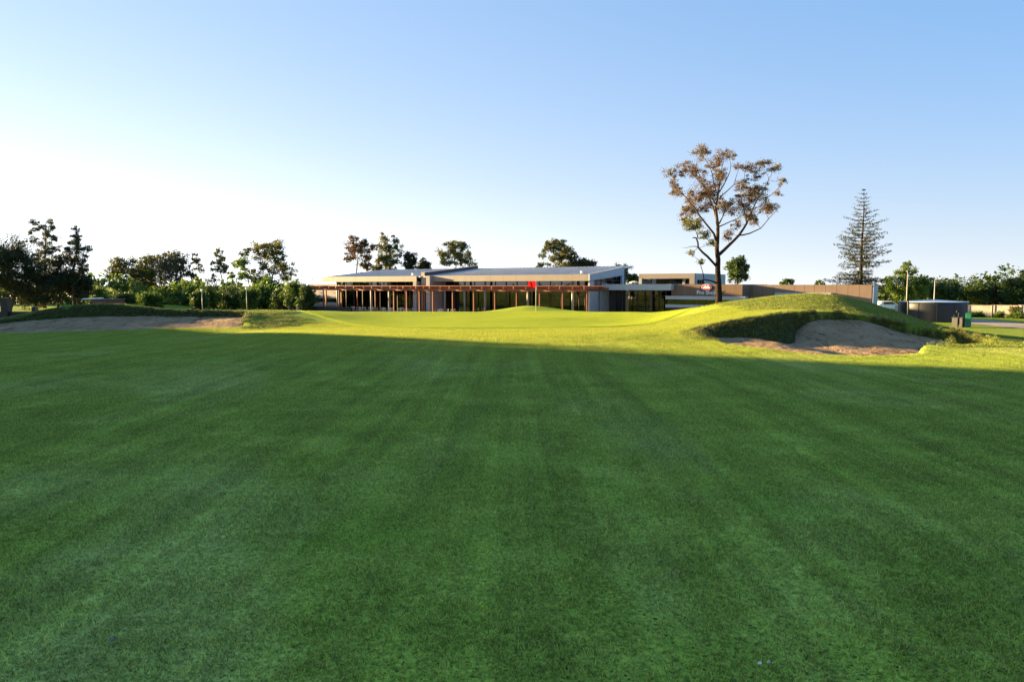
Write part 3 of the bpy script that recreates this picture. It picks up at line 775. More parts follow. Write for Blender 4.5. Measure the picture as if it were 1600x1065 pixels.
tree('evergreen_tree', 'low dense dark tree between the dome shaped tree and the feathery trees', 52, 393, 34, 484, 95, 'dense', 'leaf_dark', 7500, 34, G1, 'bark_dark')
tree('evergreen_tree', 'dense dark tree just left of the pointed feathery tree', 90, 390, 30, 484, 97, 'dense', 'leaf_dark', 7000, 35, G1, 'bark_dark')
tree('evergreen_tree', 'dark tree on a bare trunk at the extreme left edge', -34, 372, 30, 455, 97, 'dense', 'leaf_dark', 6000, 36, G1, 'bark_dark')
tree('evergreen_tree', 'low dark tree at the foot of the pointed feathery tree', 122, 418, 21, 484, 100, 'dense', 'leaf_dark', 4500, 37, G1, 'bark_dark')
YB = 150
tree('gum_tree', 'slender gum with a narrow crown, leftmost of the gums behind the left bunker', 181, 395, 15, 446, YB, 'col', 'leaf_olive', 1500, 41, G2, base_px=186)
tree('gum_tree', 'bushy brownish gum second from the left behind the left bunker', 208, 400, 30, 474, YB, 'euc', 'leaf_olive', 4200, 42, G2)
tree('gum_tree', 'full crowned gum in the middle of the left bunker clump', 238, 391, 30, 466, YB + 3, 'euc', 'leaf_olive', 4000, 43, G2)
tree('gum_tree', 'flat topped gum right of the middle of the left bunker clump', 268, 388, 28, 446, YB, 'euc', 'leaf_grey', 3000, 44, G2)
tree('gum_tree', 'thin open gum at the right end of the left bunker clump', 294, 391, 21, 456, YB + 2, 'open', 'leaf_grey', 1500, 45, G2)
tree('gum_tree', 'low dark bushy gum under the flat topped gum', 271, 437, 19, 476, YB - 4, 'dense', 'leaf_dark', 3000, 46, G2)
tree('gum_tree', 'lone slender gum with tufts on a straight pole like trunk', 343, 387, 15, 452, YB, 'col', 'leaf_olive', 1300, 47, G2, blobs=[(343, 393, 6), (342, 404, 8), (334, 410, 5), (337, 421, 6), (345, 414, 6), (352, 418, 7), (354, 424, 5), (336, 434, 6), (333, 440, 5), (340, 448, 6), (350, 405, 5)])
tree('gum_tree', 'gum with sparse bright tufts leaning left beside the large gum', 380, 400, 24, 440, YB + 3, 'open', 'leaf_bright', 1900, 48, G2, base_px=402, blobs=[(374, 406, 9), (383, 412, 9), (366, 413, 6), (362, 430, 6), (373, 431, 7), (386, 430, 7), (392, 424, 6), (398, 434, 6), (378, 420, 5), (356, 434, 4)])
tree('gum_tree', 'large full gum nearest the clubhouse on its left side', 427, 379, 30, 462, YB, 'euc', 'leaf_olive', 5400, 49, G2, blobs=[(390, 396, 8), (400, 390, 9), (411, 388, 10), (422, 384, 9), (432, 382, 9), (440, 390, 9), (448, 400, 8), (444, 412, 10), (432, 402, 11), (420, 400, 11), (406, 402, 10), (412, 416, 10), (428, 420, 12), (442, 426, 10), (453, 424, 8), (451, 436, 7), (414, 434, 10), (404, 442, 9), (424, 444, 10), (438, 446, 9), (398, 428, 7)])
tree('gum_tree', 'dark leafy tree below the large gum', 412, 432, 19, 477, YB - 3, 'dense', 'leaf_mid', 3600, 50, G2)
for i, (px, tp_, hw, lf, lab) in enumerate([
        (150, 448, 22, 'leaf_bright', 'bright green tree behind the golf cart'), (195, 450, 19, 'leaf_mid', 'green tree behind the slender leftmost gum'),
        (236, 455, 20, 'leaf_bright', 'low bright tree behind the full crowned gum'), (308, 452, 17, 'leaf_mid', 'small green tree left of the first lamp post'),
        (327, 442, 19, 'leaf_bright', 'rounded pale tree just right of the first lamp post'), (362, 445, 25, 'leaf_mid', 'wide rounded green tree between the two lamp posts'),
        (389, 446, 16, 'leaf_bright', 'bright tree behind the second lamp post'), (459, 431, 22, 'leaf_bright', 'pale round topped tree left of the clubhouse'),
        (441, 446, 17, 'leaf_mid', 'dark green tree left of the pale round topped tree'), (481, 444, 17, 'leaf_mid', 'green tree touching the left end of the pergola')]):
    tree('shade_tree', lab, px, tp_, hw, 488, 108 + (i % 3) * 3, 'round', lf, 3000, 60 + i, 'rounded trees left of the clubhouse', 'bark_dark')
for i, (px, Y_, h_, lab) in enumerate([(466, 100, 25, 'young sapling with yellow leaves left of the clubhouse plinth'), (449, 102, 30, 'young thin tree on a stake left of the yellow sapling')]):
    tree('sapling', lab, px, 486 - h_, 7, 482, Y_, 'open', 'leaf_bright', 500, 75 + i, None, 'bark_pale', leafsize=.22)
tree('gum_tree', 'orange tinged gum behind the left wing, leftmost above that roof', 558, 370, 18, 416, 146, 'euc', 'leaf_rust', 2400, 81, G3, blobs=[(556, 376, 8), (549, 386, 9), (562, 384, 9), (571, 380, 7), (546, 400, 7), (557, 396, 9), (568, 394, 9), (580, 388, 7), (543, 406, 5), (570, 404, 8), (575, 415, 7)])
tree('gum_tree', 'tall green gum behind the left wing, right of the orange tinged one', 604, 366, 26, 428, 147, 'euc', 'leaf_olive', 3600, 82, G3, blobs=[(601, 366, 3), (615, 369, 3), (600, 378, 8), (595, 388, 9), (607, 385, 8), (602, 398, 11), (592, 408, 10), (609, 408, 10), (600, 418, 11), (618, 378, 6), (622, 386, 6), (624, 397, 7), (620, 408, 7), (585, 420, 8), (614, 420, 8), (571, 418, 7)])
tree('gum_tree', 'dark gum behind the roof of the left wing near its right end', 639, 391, 14, 430, 146, 'round', 'leaf_dark', 1800, 83, G3)
tree('gum_tree', 'small dark paired crown right above the end of the left wing', 662, 402, 12, 430, 148, 'round', 'leaf_dark', 1400, 84, G3)
tree('gum_tree', 'rounded reddish green gum behind the dark blade wall', 711, 380, 28, 420, 144, 'euc', 'leaf_olive', 3200, 85, G3, blobs=[(702, 385, 8), (714, 383, 9), (726, 386, 8), (693, 396, 9), (706, 396, 10), (720, 397, 10), (731, 398, 8), (688, 406, 7), (700, 408, 8), (715, 409, 9), (730, 410, 8), (738, 414, 6)])
tree('gum_tree', 'big green gum behind the right wing above the red flag', 868, 374, 27, 424, 142, 'euc', 'leaf_olive', 4200, 86, G3, blobs=[(868, 379, 8), (858, 384, 7), (878, 381, 8), (852, 392, 6), (846, 400, 5), (866, 391, 9), (880, 393, 10), (890, 398, 9), (868, 404, 9), (882, 406, 11), (844, 415, 6), (857, 413, 4), (874, 416, 10), (888, 416, 10)])
tree('evergreen_tree', 'dark dense tree right of the big green gum behind the right wing', 908, 397, 23, 430, 142, 'dense', 'leaf_dark', 3200, 87, G3)
tree('evergreen_tree', 'dark spreading tree between the right wing and the upper pavilion', 969, 411, 17, 445, 136, 'round', 'leaf_mid', 2600, 88, G3)
tree('evergreen_tree', 'small low tree beside the roof top parasol', 990, 427, 12, 446, 138, 'round', 'leaf_mid', 1400, 89, G3)
tree('pine_tree', 'round green tree seen through to its trunk, right of the tall gum', 1153, 397, 21, 447, 118, 'euc', 'leaf_mid', 3200, 90, G3, 'bark_dark')
tree('shrub', 'small bush peeping over the long wall, nearer the round tree', 1231, 433, 11, 450, 118, 'open', 'leaf_bright', 700, 91, None, cat='shrub')
tree('shrub', 'small bush peeping over the long wall, nearer the conifer', 1281, 437, 12, 450, 118, 'open', 'leaf_bright', 600, 92, None, cat='shrub')
tree('shade_tree', 'bright green spreading tree beside the end of the long wall', 1408, 411, 31, 482, 108, 'round', 'leaf_bright', 6000, 93, G4, 'bark_dark', blobs=[(1424, 416, 8), (1414, 424, 10), (1428, 428, 9), (1402, 430, 9), (1390, 440, 10), (1404, 444, 12), (1420, 440, 12), (1434, 442, 10), (1382, 450, 7), (1394, 456, 10), (1410, 458, 12), (1426, 456, 12), (1440, 454, 9), (1398, 470, 10), (1412, 472, 10), (1392, 478, 7), (1430, 470, 9)])
tree('shade_tree', 'rounded tree directly behind the water tank', 1474, 427, 28, 480, 116, 'round', 'leaf_mid', 4600, 94, G4, 'bark_dark')
tree('shade_tree', 'dark rounded tree right of the tree behind the water tank', 1522, 433, 28, 482, 118, 'round', 'leaf_mid', 4400, 95, G4, 'bark_dark')
tree('shade_tree', 'dark low tree behind the middle of the cream wall', 1556, 437, 23, 482, 121, 'dense', 'leaf_dark', 3600, 96, G4, 'bark_dark')
tree('shade_tree', 'tall leafy tree cut by the right edge of the picture', 1594, 415, 25, 480, 112, 'round', 'leaf_mid', 5000, 97, G4, 'bark_dark')
tree('shade_tree', 'leafy tree beyond the right edge of the picture', 1650, 420, 30, 480, 114, 'round', 'leaf_mid', 4000, 98, G4, 'bark_dark')
tree('shrub', 'small orange leaved bush between the wall end and the bright tree', 1386, 468, 9, 486, 112, 'round', 'leaf_orange', 600, 99, None, 'bark_dark', cat='shrub')
tree('shrub', 'orange leaved bush behind the cream wall near the right edge', 1575, 453, 8, 480, 125, 'round', 'leaf_orange', 500, 100, None, 'bark_dark', cat='shrub')
# far belts of trees that read as one mass
def belt(label, x0, x1, Y, ztop, leaf, n, seed, size):
    g = np.random.default_rng(seed); cs_, rs_ = [], []
    for i in range(int((x1 - x0) / 2.2)):
        x = x0 + 2.2 * i + g.uniform(-1, 1); zt = ztop * g.uniform(.75, 1.05)
        for z_ in np.arange(0, zt, 1.4): cs_.append((x, Y + g.uniform(-3, 3), z_ - 2.4)); rs_.append(g.uniform(1.5, 2.3))
    e_ = empty('belt', (0, 0, 0)); o_ = leaves('far_woodland', cs_, rs_, n, size, M[leaf], e_, seed)
    o_.parent = None; bpy.data.objects.remove(e_)
    return tag(o_, label, 'woodland', kind='stuff')
belt('dark belt of far scrub behind the trees on the left', -112, -36, 126, 4.8, 'leaf_bright', 34000, 5, .6)
belt('dark belt of far trees behind the cream wall on the right', 66, 128, 124, 5.4, 'leaf_mid', 18000, 6, .6)

# windbreak standing out of the picture on the left: its long shadow covers the foreground
wb = empty('cypress_tree', (0, 0, 0), 'tall dense cypress in the windbreak left of the camera', 'tree', 'windbreak left of the fairway')
mb = MB(); mb.tube([(0, 0, -.3), (0, 0, 5), (0, 0, 9.4)], [.3, .2, .05], 8); mb.build('trunk', M['bark_dark'], wb, True)
cs, rs = [], []
for i in range(110):
    z_ = random.uniform(.3, 9.6); w_ = 2.35 * min(1, (z_ + .6) / 1.4) * max(.12, (1 - (z_ / 10.2) ** 2.2)); a = random.uniform(0, 6.283); q = random.random() ** .5 * .75
    cs.append((math.cos(a) * w_ * q, math.sin(a) * w_ * q, z_)); rs.append(.55 + .35 * w_ / 2.3)
leaves('crown', cs, [q * 1.7 for q in rs], 17000, .46, M['leaf_dark'], wb, 77, aspect=1.3)
WX = -40.0
yy = -46.0; first = True
while yy < 49:
    tall = yy < 36.4; thin = 36.4 <= yy < 39.8
    hh = np.interp(yy, [27, 36.4], [10.8, 9.4]) * random.uniform(.93, 1.05) if tall else random.uniform(6.2, 9.2) if thin else 4.4
    o = wb if first else copy_tree(wb); first = False
    s_ = hh / 9.9
    zg = float(h_ground(np.array([WX]), np.array([yy]))[0])
    o.location = (WX + random.uniform(-.5, .5), yy, zg - .05)
    s_ -= zg / 9.9
    o.scale = (max(.7, min(1.1, s_)), max(.7, min(1.1, s_)), s_ * random.uniform(.96, 1.04))
    o.rotation_euler = (0, 0, random.uniform(0, 6.28))
    if thin: o.scale = (.36, .36, s_); o['label'] = 'slender young cypress between the tall and the low part of the windbreak'
    elif not tall: o['label'] = 'low dense cypress at the far end of the windbreak left of the camera'
    yy += 1.9 if tall else 1.35

# ------------------------------------------------------------------ clubhouse
M['fascia'] = plain('tan_fascia_panel', (.27, .22, .18), .55, var=.05, scale=.8)
M['grey_clad'] = plain('pale_grey_cladding', (.40, .42, .43), .5, var=.05, scale=.8)
M['pier'] = plain('pale_render', (.33, .30, .285), .8, var=.06, scale=1.2)
M['charcoal'] = plain('charcoal_cladding', (.055, .05, .052), .6, var=.1, scale=1)
M['brown_frame'] = plain('dark_brown_frame', (.075, .042, .03), .5, var=.15, scale=4)
M['column'] = plain('grey_column', (.36, .34, .31), .6, var=.08, scale=2)
M['soffit'] = plain('timber_soffit', (.10, .055, .03), .6, var=.25, scale=6, stretch=(1, 1, 1))
M['pergola'] = plain('red_oiled_timber', (.25, .062, .020), .55, var=.25, scale=5, bump=.15, stretch=(1, 1, .3))
M['roofing'] = plain('grey_roof_sheet', (.42, .43, .46), .5, metal=0, var=.06, scale=.6)
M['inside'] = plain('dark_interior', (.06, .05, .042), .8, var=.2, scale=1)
M['white_block'] = plain('pinkish_render', (.36, .30, .27), .8, var=.05, scale=1)
M['black_wall'] = plain('black_stained_wall', (.018, .018, .022), .6, var=.2, scale=2)
M['steel'] = plain('brushed_steel', (.55, .55, .55), .3, metal=.9, var=.1, scale=8)
M['concrete'] = plain('terrace_paving', (.33, .31, .28), .85, var=.12, scale=1.5, bump=.2)
M['brown_clad'] = plain('brown_vertical_boards', (.175, .105, .068), .6, var=.16, scale=9, stretch=(1, 1, .02))
M['white'] = plain('white_paint', (.8, .8, .78), .45, var=.03)
t = NT('dark_glass')
gl = t.n('BsdfGlossy'); gl.inputs['Color'].default_value = (.62, .64, .66, 1); gl.inputs['Roughness'].default_value = .015
tr = t.n('BsdfTransparent'); tr.inputs[0].default_value = (.26, .28, .28, 1)
fr = t.n('Fresnel'); fr.inputs[0].default_value = 1.55
bp = t.bump(t.noise(.5, 2).outputs['Fac'], .06, .15); t.l(bp, gl.inputs['Normal'])
mx = t.n('MixShader'); t.l(t.math('MULTIPLY_ADD', fr.outputs[0], 1.0, .05), mx.inputs[0]); t.l(tr.outputs[0], mx.inputs[1]); t.l(gl.outputs[0], mx.inputs[2]); t.l(mx.outputs[0], t.out.inputs[0])
M['glass'] = t.m

TH = R(35)
UX, UY, VX, VY = math.cos(TH), -math.sin(TH), math.sin(TH), math.cos(TH)
OX, OY = 9.23, 86.0
FL = -2.45
def LW(a, b): return (OX + a * UX + b * VX, OY + a * UY + b * VY)
def A_(px, b=0.0):
    r_ = (px - 800) / F_PX / 1.0028
    return (r_ * (OY + b * VY) - OX - b * VX) / (UX - r_ * UY)
def Zp(py, a, b): return at(800, py, LW(a, b)[1]).z
def bab(mb, a0, a1, b0, b1, z0, z1):
    return mb.prism([LW(a0, b0), LW(a1, b0), LW(a1, b1), LW(a0, b1)], z0, z1)
def part(name, m, parent, a0, a1, b0, b1, z0, z1, bevel=0): return bab(MB(), a0, a1, b0, b1, z0, z1).build(name, m, parent, bevel=bevel)

tb = MB(); bab(tb, -56, 14, -7, 15, FL - .6, FL); tag(tb.build('terrace', M['concrete']), 'paved terrace round the clubhouse', 'terrace', kind='structure')
club = empty('clubhouse', (*LW(-20, 2), FL), 'long low clubhouse with two sloping roofs and glass walls', 'building')
SL, ZF0, ZF1 = .105, 2.22, 2.97
aL0, aL1, aD0, aD1, aR0 = A_(504.5), A_(651.2), A_(656.5), A_(661.2), A_(673.8)
# roofs with upstanding seams
def roof(a0, a1, b1, a1b=None, a0b=None):
    mb = MB(); a1b = a1 if a1b is None else a1b; a0b = a0 if a0b is None else a0b
    poly = [LW(a0, .05), LW(a1, .05), LW(a1b, b1), LW(a0b, b1)]
    zb = [ZF1 - .06 + SL * .05] * 2 + [ZF1 - .06 + SL * b1] * 2
    mb.prism(poly, [z - .1 for z in zb], [z + .08 for z in zb])
    n_ = int((a1 - a0) / .6)
    for i in range(1, n_):
        a = a0 + (a1 - a0) * i / n_
        mb.prism([LW(a - .02, .08), LW(a + .02, .08), LW(a + .02, b1 - .05), LW(a - .02, b1 - .05)], [ZF1 + .025 + SL * .08] * 2 + [ZF1 + .025 + SL * b1] * 2, [ZF1 + .075 + SL * .08] * 2 + [ZF1 + .075 + SL * b1] * 2)
    return mb.build('roof', M['roofing'], club)
rl = roof(aL0, aD0 - .02, 13.2)
rr_ = roof(aD1 + .02, -.06, 12.6)
for px, a_ in ((645.5, A_(645.5, 1.5)), (909, A_(909, 1.5))):
    mb = MB(); c_ = LW(a_, 1.5); zt = ZF1 + SL * 1.5
    mb.tube([(c_[0], c_[1], zt - .1), (c_[0], c_[1], zt + .16), (c_[0], c_[1], zt + .3), (c_[0], c_[1], zt + .36)], [.16, .16, .24, .08], 10)
    mb.build('roof_vent', M['white'], rl if px < 700 else rr_, True)
def fascia(a0, a1, b0, n_):
    for i in range(n_):
        x0, x1 = a0 + (a1 - a0) * i / n_, a0 + (a1 - a0) * (i + 1) / n_
        part('fascia_panel', M['fascia'], club, x0 + .008, x1 - .008, b0, b0 + .10 + random.uniform(0, .006), ZF0, ZF1 + .06)
fascia(aL0, aL1 - .02, -.02, 8)
fascia(aR0, -.02, -.02, 12)
part('fascia_backing', M['charcoal'], club, aL0 + .05, aL1 - .1, .10, .2, ZF0 + .02, ZF1 - .12)
part('fascia_backing', M['charcoal'], club, aR0 + .05, -.1, .10, .2, ZF0 + .02, ZF1 - .12)
part('fascia_return', M['fascia'], club, aL0 - .06, aL0 - .004, -.02, 1.6, ZF0, ZF1 + .06)
# end legs of the two wings and the blade wall between them
part('pier', M['pier'], club, A_(645.4, -.1), aL1, -.1, 2.2, FL, ZF0 - .004)
part('pier', M['pier'], club, A_(665.6, -.7), A_(671.4, -.7), -.7, 2.4, FL, ZF1 + .06)
mb = MB(); mb.prism([LW(aD0, .4), LW(aD1, .4), LW(aD1, 12.9), LW(aD0, 12.9)], FL, [3.47, 3.47, 4.72, 4.72]); bw = mb.build('blade_wall', M['charcoal'], club)
mb = MB(); bab(mb, aD0 - .03, aD1 + .03, .28, .396, FL, 3.49); mb.build('blade_edge', M['fascia'], bw)
mb = MB(); mb.prism([LW(aD0 - .05, .3), LW(aD1 + .05, .3), LW(aD1 + .05, 13), LW(aD0 - .05, 13)], [3.495, 3.495, 4.735, 4.735], [3.55, 3.55, 4.79, 4.79]); mb.build('coping', M['fascia'], bw)
# soffits, floors and the dark rooms behind the glass
for a0, a1 in ((aL0 + .1, aL1 - .8), (aR0 + .1, -.15)):
    part('soffit', M['soffit'], club, a0, a1, .21, 11, ZF0 + .03, ZF0 + .12)
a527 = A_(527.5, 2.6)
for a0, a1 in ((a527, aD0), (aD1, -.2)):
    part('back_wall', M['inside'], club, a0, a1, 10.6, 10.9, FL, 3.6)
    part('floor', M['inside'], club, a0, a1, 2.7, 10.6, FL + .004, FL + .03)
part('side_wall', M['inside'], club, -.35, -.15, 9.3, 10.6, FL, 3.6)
GB = 2.6
def glazing(bays, b, z0, zt, z1, mid=True, parent=club, two=True):
    for i in range(len(bays) - 1):
        a0, a1 = bays[i], bays[i + 1]
        xs_ = [a0, (a0 + a1) / 2, a1] if two else [a0, a1]
        for j in range(len(xs_) - 1):
            w = part('window_pane', M['glass'], parent, xs_[j] + .06, xs_[j + 1] - .06, b, b + .02, z0 + .05, zt - .05)
            if z1 > zt + .2: part('window_pane', M['glass'], parent, xs_[j] + .06, xs_[j + 1] - .06, b + .01, b + .03, zt + .05, z1 - .02)
            part('mullion', M['brown_frame'], parent, xs_[j] - .06, xs_[j] + .06, b - .05, b + .1, z0, z1)
    part('mullion', M['brown_frame'], parent, bays[-1] - .06, bays[-1] + .06, b - .05, b + .1, z0, z1)
    part('transom', M['brown_frame'], parent, bays[0] + .06, bays[-1] - .06, b - .04, b + .09, zt - .05, zt + .05)
    part('threshold', M['brown_frame'], parent, bays[0] + .06, bays[-1] - .06, b - .04, b + .09, z0, z0 + .05)
glazing([A_(p, GB) for p in (528.5, 553, 580, 608, 634, 647)], GB, FL, 1.15, ZF0 + .03)
glazing([A_(p, GB) for p in (682, 695, 726, 758, 791, 825, 860, 895, 914)], GB, FL, 1.15, ZF0 + .03)
for p in (527, 580, 608, 695, 726, 758, 825, 895):
    a = A_(p, 1.9); mb = MB(); c_ = LW(a, 1.9)
    mb.tube([(c_[0], c_[1], FL), (c_[0], c_[1], 0), (c_[0], c_[1], ZF0 + .03)], [.17, .165, .16], 12); mb.build('column', M['column'], club, True)
part('column', M['brown_frame'], club, A_(528.2, .9), A_(530.2, .9), .9, 1.2, FL, ZF0 + .03)
# right gable: deep grey band over a recess
DR = 9.4
mb = MB(); mb.prism([LW(.0, -.02), LW(.28, -.02), LW(.28, DR), LW(.0, DR)], [ZF0 + .02, ZF0 + .02, ZF0 + .78, ZF0 + .78], [ZF1 + .07, ZF1 + .07, ZF1 + .07 + SL * DR * 1.09, ZF1 + .07 + SL * DR * 1.09]); mb.build('gable_band', M['grey_clad'], club)
part('gable_leg', M['grey_clad'], club, .0, .28, DR - .55, DR - .004, 1.83, ZF0 + .72)
part('gable_pier', M['grey_clad'], club, -.1, .14, .25, 1.3, FL, ZF0 + .02)
part('side_wall', M['grey_clad'], club, -.22, .04, 1.31, DR, FL, 1.12)
for i in range(3): part('wall_panel', M['fascia'], club, -.5, -.4, 1.7 + i * 1.3, 2.75 + i * 1.3, 1.12, 2.75 + i * .13)
glz = part('window_pane', M['glass'], club, -.45, -.43, 5.7, 8.8, 1.12, 3.1)
for b_ in (1.55, 2.86, 4.16, 5.5, 7.2): part('mullion', M['brown_frame'], club, -.55, -.38, b_, b_ + .12, 1.12, 2.6 + .09 * b_)
# low entrance wing with a deep grey edge
ae = A_(1048.5, 3)
part('roof_edge', M['grey_clad'], club, .30, ae, 3.0, 15, 1.10, 1.82)
part('roof_deck', M['roofing'], club, .45, ae - .2, 3.2, 14.8, 1.824, 1.84)
glazing([A_(p, 5.6) for p in (962, 985, 1008, 1030, 1052)], 5.6, FL, .4, 1.09)
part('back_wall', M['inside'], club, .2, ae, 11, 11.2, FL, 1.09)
part('post', M['brown_frame'], club, A_(1016, 3.3), A_(1019, 3.3), 3.3, 3.6, FL, 1.09)
part('side_wall', M['charcoal'], club, A_(952, 5.6), A_(962, 5.6) - .07, 5.6, 6.2, FL, 1.09)
# upper pavilion behind
b0 = 16.2; a0, a1 = A_(998, b0), A_(1085, b0); ZT, ZB = 3.3, 2.62
pav = empty('upper_pavilion', (*LW((a0 + a1) / 2, b0 + 5), FL), 'flat roofed upper pavilion with a dark opening, seen above the entrance wing', 'building')
part('roof_band', M['fascia'], pav, a0, a1, b0, b0 + .3, ZB, ZT)
part('roof', M['roofing'], pav, a0, a1 - .004, b0 + .3, b0 + 12.7, ZB + .1, ZT - .03)
part('side_wall', M['grey_clad'], pav, a1 - .25, a1 + .02, b0 + .31, b0 + 12.7, FL, ZT)
part('pier', M['fascia'], pav, A_(1077, b0), a1 - .004, b0 + .004, b0 + .3, FL, ZB)
part('pier', M['grey_clad'], pav, a0, A_(1002.5, b0), b0 + .004, b0 + 3, FL, ZB)
part('pier', M['column'], pav, A_(1007, b0 + 1), A_(1016.5, b0 + 1), b0 + 1, b0 + 1.4, FL, ZB)
part('pier', M['column'], pav, A_(1066, b0 + .6), A_(1069.5, b0 + .6), b0 + .6, b0 + .9, FL, ZB)
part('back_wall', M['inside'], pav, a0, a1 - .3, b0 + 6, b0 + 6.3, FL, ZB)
part('window_pane', M['glass'], pav, A_(1017, b0 + 1.2), A_(1066, b0 + 1.2), b0 + 1.2, b0 + 1.22, FL, ZB)
part('window_pane', M['glass'], pav, A_(1070, b0 + 1.2), A_(1077, b0 + 1.2), b0 + 1.2, b0 + 1.22, FL, ZB)
for q in range(3): part('side_window', M['glass'], pav, a1 + .02, a1 + .05, b0 + 1.0 + q * .9, b0 + 1.75 + q * .9, 1.2, 2.45)

# white block at the left end
b0 = 4.2; a0, a1 = A_(482, b0), A_(524, b0)
blk = empty('end_block', (*LW((a0 + a1) / 2, b0 + 3), FL), 'pinkish white end block with a dark strip window left of the clubhouse', 'building')
zz = lambda py: Zp(py, (a0 + a1) / 2, b0)
part('wall', M['white_block'], blk, a0, a1 + 3.2, b0, b0 + 6, zz(465.4), zz(443.3))
part('wall', M['inside'], blk, a0 + .1, a1 + 3, b0 + .5, b0 + 6, FL, zz(465.4) - .004)
part('sill_band', M['white_block'], blk, A_(475.5, b0 - .3), a1 + 3.2, b0 - .3, b0 + .49, zz(476.3), zz(471.8))
part('window_head', M['white_block'], blk, A_(475.5, b0 - .3), a0 - .004, b0 - .3, b0 + .49, zz(465), zz(461.5))
for q in range(6):
    w_ = (a1 + 3 - a0) / 6; part('window_pane', M['glass'], blk, a0 + w_ * q + .04, a0 + w_ * (q + 1) - .04, b0 + .1, b0 + .12, zz(471.8), zz(465.4))
part('base_wall', M['column'], blk, a0, a1 + 3, b0 + .2, b0 + .48, FL, zz(476.3))
pl = part('planter_wall', M['black_wall'], None, A_(476, -4.6), A_(547, -4.6), -4.6, -4.25, FL - .1, Zp(479.3, A_(510, -4.6), -4.6))
tag(pl, 'low black wall along the terrace at the left end of the pergola', 'wall')

# pergola
PB = -4.0
pposts = [478, 505, 530, 558, 586, 615, 635, 655, 676, 707, 740, 773, 807, 843, 879, 917]
per = empty('pergola', (*LW(A_(700, PB), PB), FL), 'long red timber pergola along the front of the clubhouse', 'pergola')
zb0, zb1, zb2 = .95, 1.24, 1.56
pa = [A_(p, PB) for p in pposts]
for i, a in enumerate(pa):
    part('post', M['pergola'], per, a - .062, a + .062, PB - .062, PB + .062, FL, zb0 if i else zb0)
    part('rafter', M['pergola'], per, a - .06, a + .06, PB - .7, -.15, zb1, zb2)
    if i + 1 < len(pa):
        part('beam', M['pergola'], per, a + .004, pa[i + 1] - .004, PB - .09, PB + .09, zb0, zb1 - random.uniform(.0, .01))
        m_ = (a + pa[i + 1]) / 2
        part('rafter', M['pergola'], per, m_ - .04, m_ + .04, PB - .5, -.15, zb1 + .002, zb2 - .08)
part('beam', M['pergola'], per, pa[0] - 1.2, pa[0] - .004, PB - .08, PB + .08, zb0 + .01, zb1 - .01)
part('rear_beam', M['pergola'], per, pa[0], pa[-1], -.55, -.4, zb0, zb1 - .01)
for p in (509, 533, 633, 661): a = A_(p, -.5); part('post', M['pergola'], per, a - .1, a + .1, -.58, -.38, FL, zb0 - .004)
for k_ in range(5): part('purlin', M['pergola'], per, pa[0] - .5, pa[-1] + .3, PB + .35 + k_ * .75, PB + .41 + k_ * .75, zb2 + .002, zb2 + .07)
ret = empty('pergola_return', (*LW(A_(930, -1), -1), FL), 'short pergola beam with shade painted in brown at the right corner of the clubhouse', 'pergola')
part('beam', M['brown_frame'], ret, A_(919, -1.0), A_(950.5, -1.0), -1.08, -.9, 1.02, 1.45)  # darker brown than the pergola timber, standing in for shade
for p in (936, 950): a = A_(p, -1); part('post', M['brown_frame'], ret, a - .06, a + .06, -1.05, -.93, FL, 1.018)

# pendant lamps inside
t = NT('lamp_shade'); t.b.inputs['Base Color'].default_value = (.55, .25, .06, 1); t.b.inputs['Emission Color'].default_value = (1, .42, .08, 1); t.b.inputs['Emission Strength'].default_value = .25
t.l(t.ramp(t.noise(6).outputs['Fac'], [(.3, (.4, .17, .04)), (.7, (.6, .28, .07))]), t.b.inputs['Base Color']); M['shade'] = t.m
for px, lab in ((547.5, 'wide orange pendant lamp hanging inside the left wing'), (806, 'orange pendant lamp inside the right wing left of the flag'), (868, 'orange pendant lamp inside the right wing right of the flag'), (900, 'small orange pendant lamp near the right corner of the right wing')):
    b_ = 4.2; a = A_(px, b_); c_ = LW(a, b_); zc = Zp(446.5 if px > 600 else 447.5, a, b_)
    l_ = empty('pendant_lamp', (*c_, zc), lab, 'lamp', 'pendant lamps in the clubhouse')
    mb = MB(); w_ = .55 if px < 600 else .32
    mb.tube([(*c_, zc + .2), (*c_, zc + .14), (*c_, zc - .12), (*c_, zc - .2)], [.06, w_ * .8, w_, w_ * .7], 14); mb.build('shade', M['shade'], l_, True)
    mb = MB(); mb.tube([(*c_, zc + .2), (*c_, ZF0 + .02)], [.012, .012], 5); mb.build('cord', M['brown_frame'], l_)

# pro shop block, sign and the long wall
b0 = 3.9; a0, a1 = A_(1049, b0), A_(1160, b0)
shop = empty('shop_building', (*LW((a0 + a1) / 2, b0 + 4), FL), 'brown boarded flat roofed shop block behind the tall gum tree', 'building')
zz = lambda py: Zp(py, (a0 + a1) / 2, b0)
part('wall', M['brown_clad'], shop, a0, a1, b0, b0 + 10, zz(462.5), 1.80)
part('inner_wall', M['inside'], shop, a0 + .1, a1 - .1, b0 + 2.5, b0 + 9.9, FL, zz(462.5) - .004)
part('window_head', M['grey_clad'], shop, A_(1040, b0 - .5), a1 + .5, b0 - .5, b0 + .6, zz(468), zz(462.5) - .004)
part('window_sill', M['grey_clad'], shop, A_(1040, b0 - .5), a1 + .5, b0 - .5, b0 + .6, zz(481), zz(476.2))
for q in range(6):
    w_ = (a1 - a0) / 6; part('window_pane', M['glass'], shop, a0 + w_ * q + .03, a0 + w_ * (q + 1) - .03, b0 + .2, b0 + .22, zz(476.2), zz(468))
part('base_wall', M['charcoal'], shop, a0, a1, b0 + .1, b0 + .6, FL, zz(481))
part('end_wall', M['brown_clad'], shop, a1 - .2, a1 - .004, b0 + .61, b0 + 9.9, FL, zz(462.5) - .004)
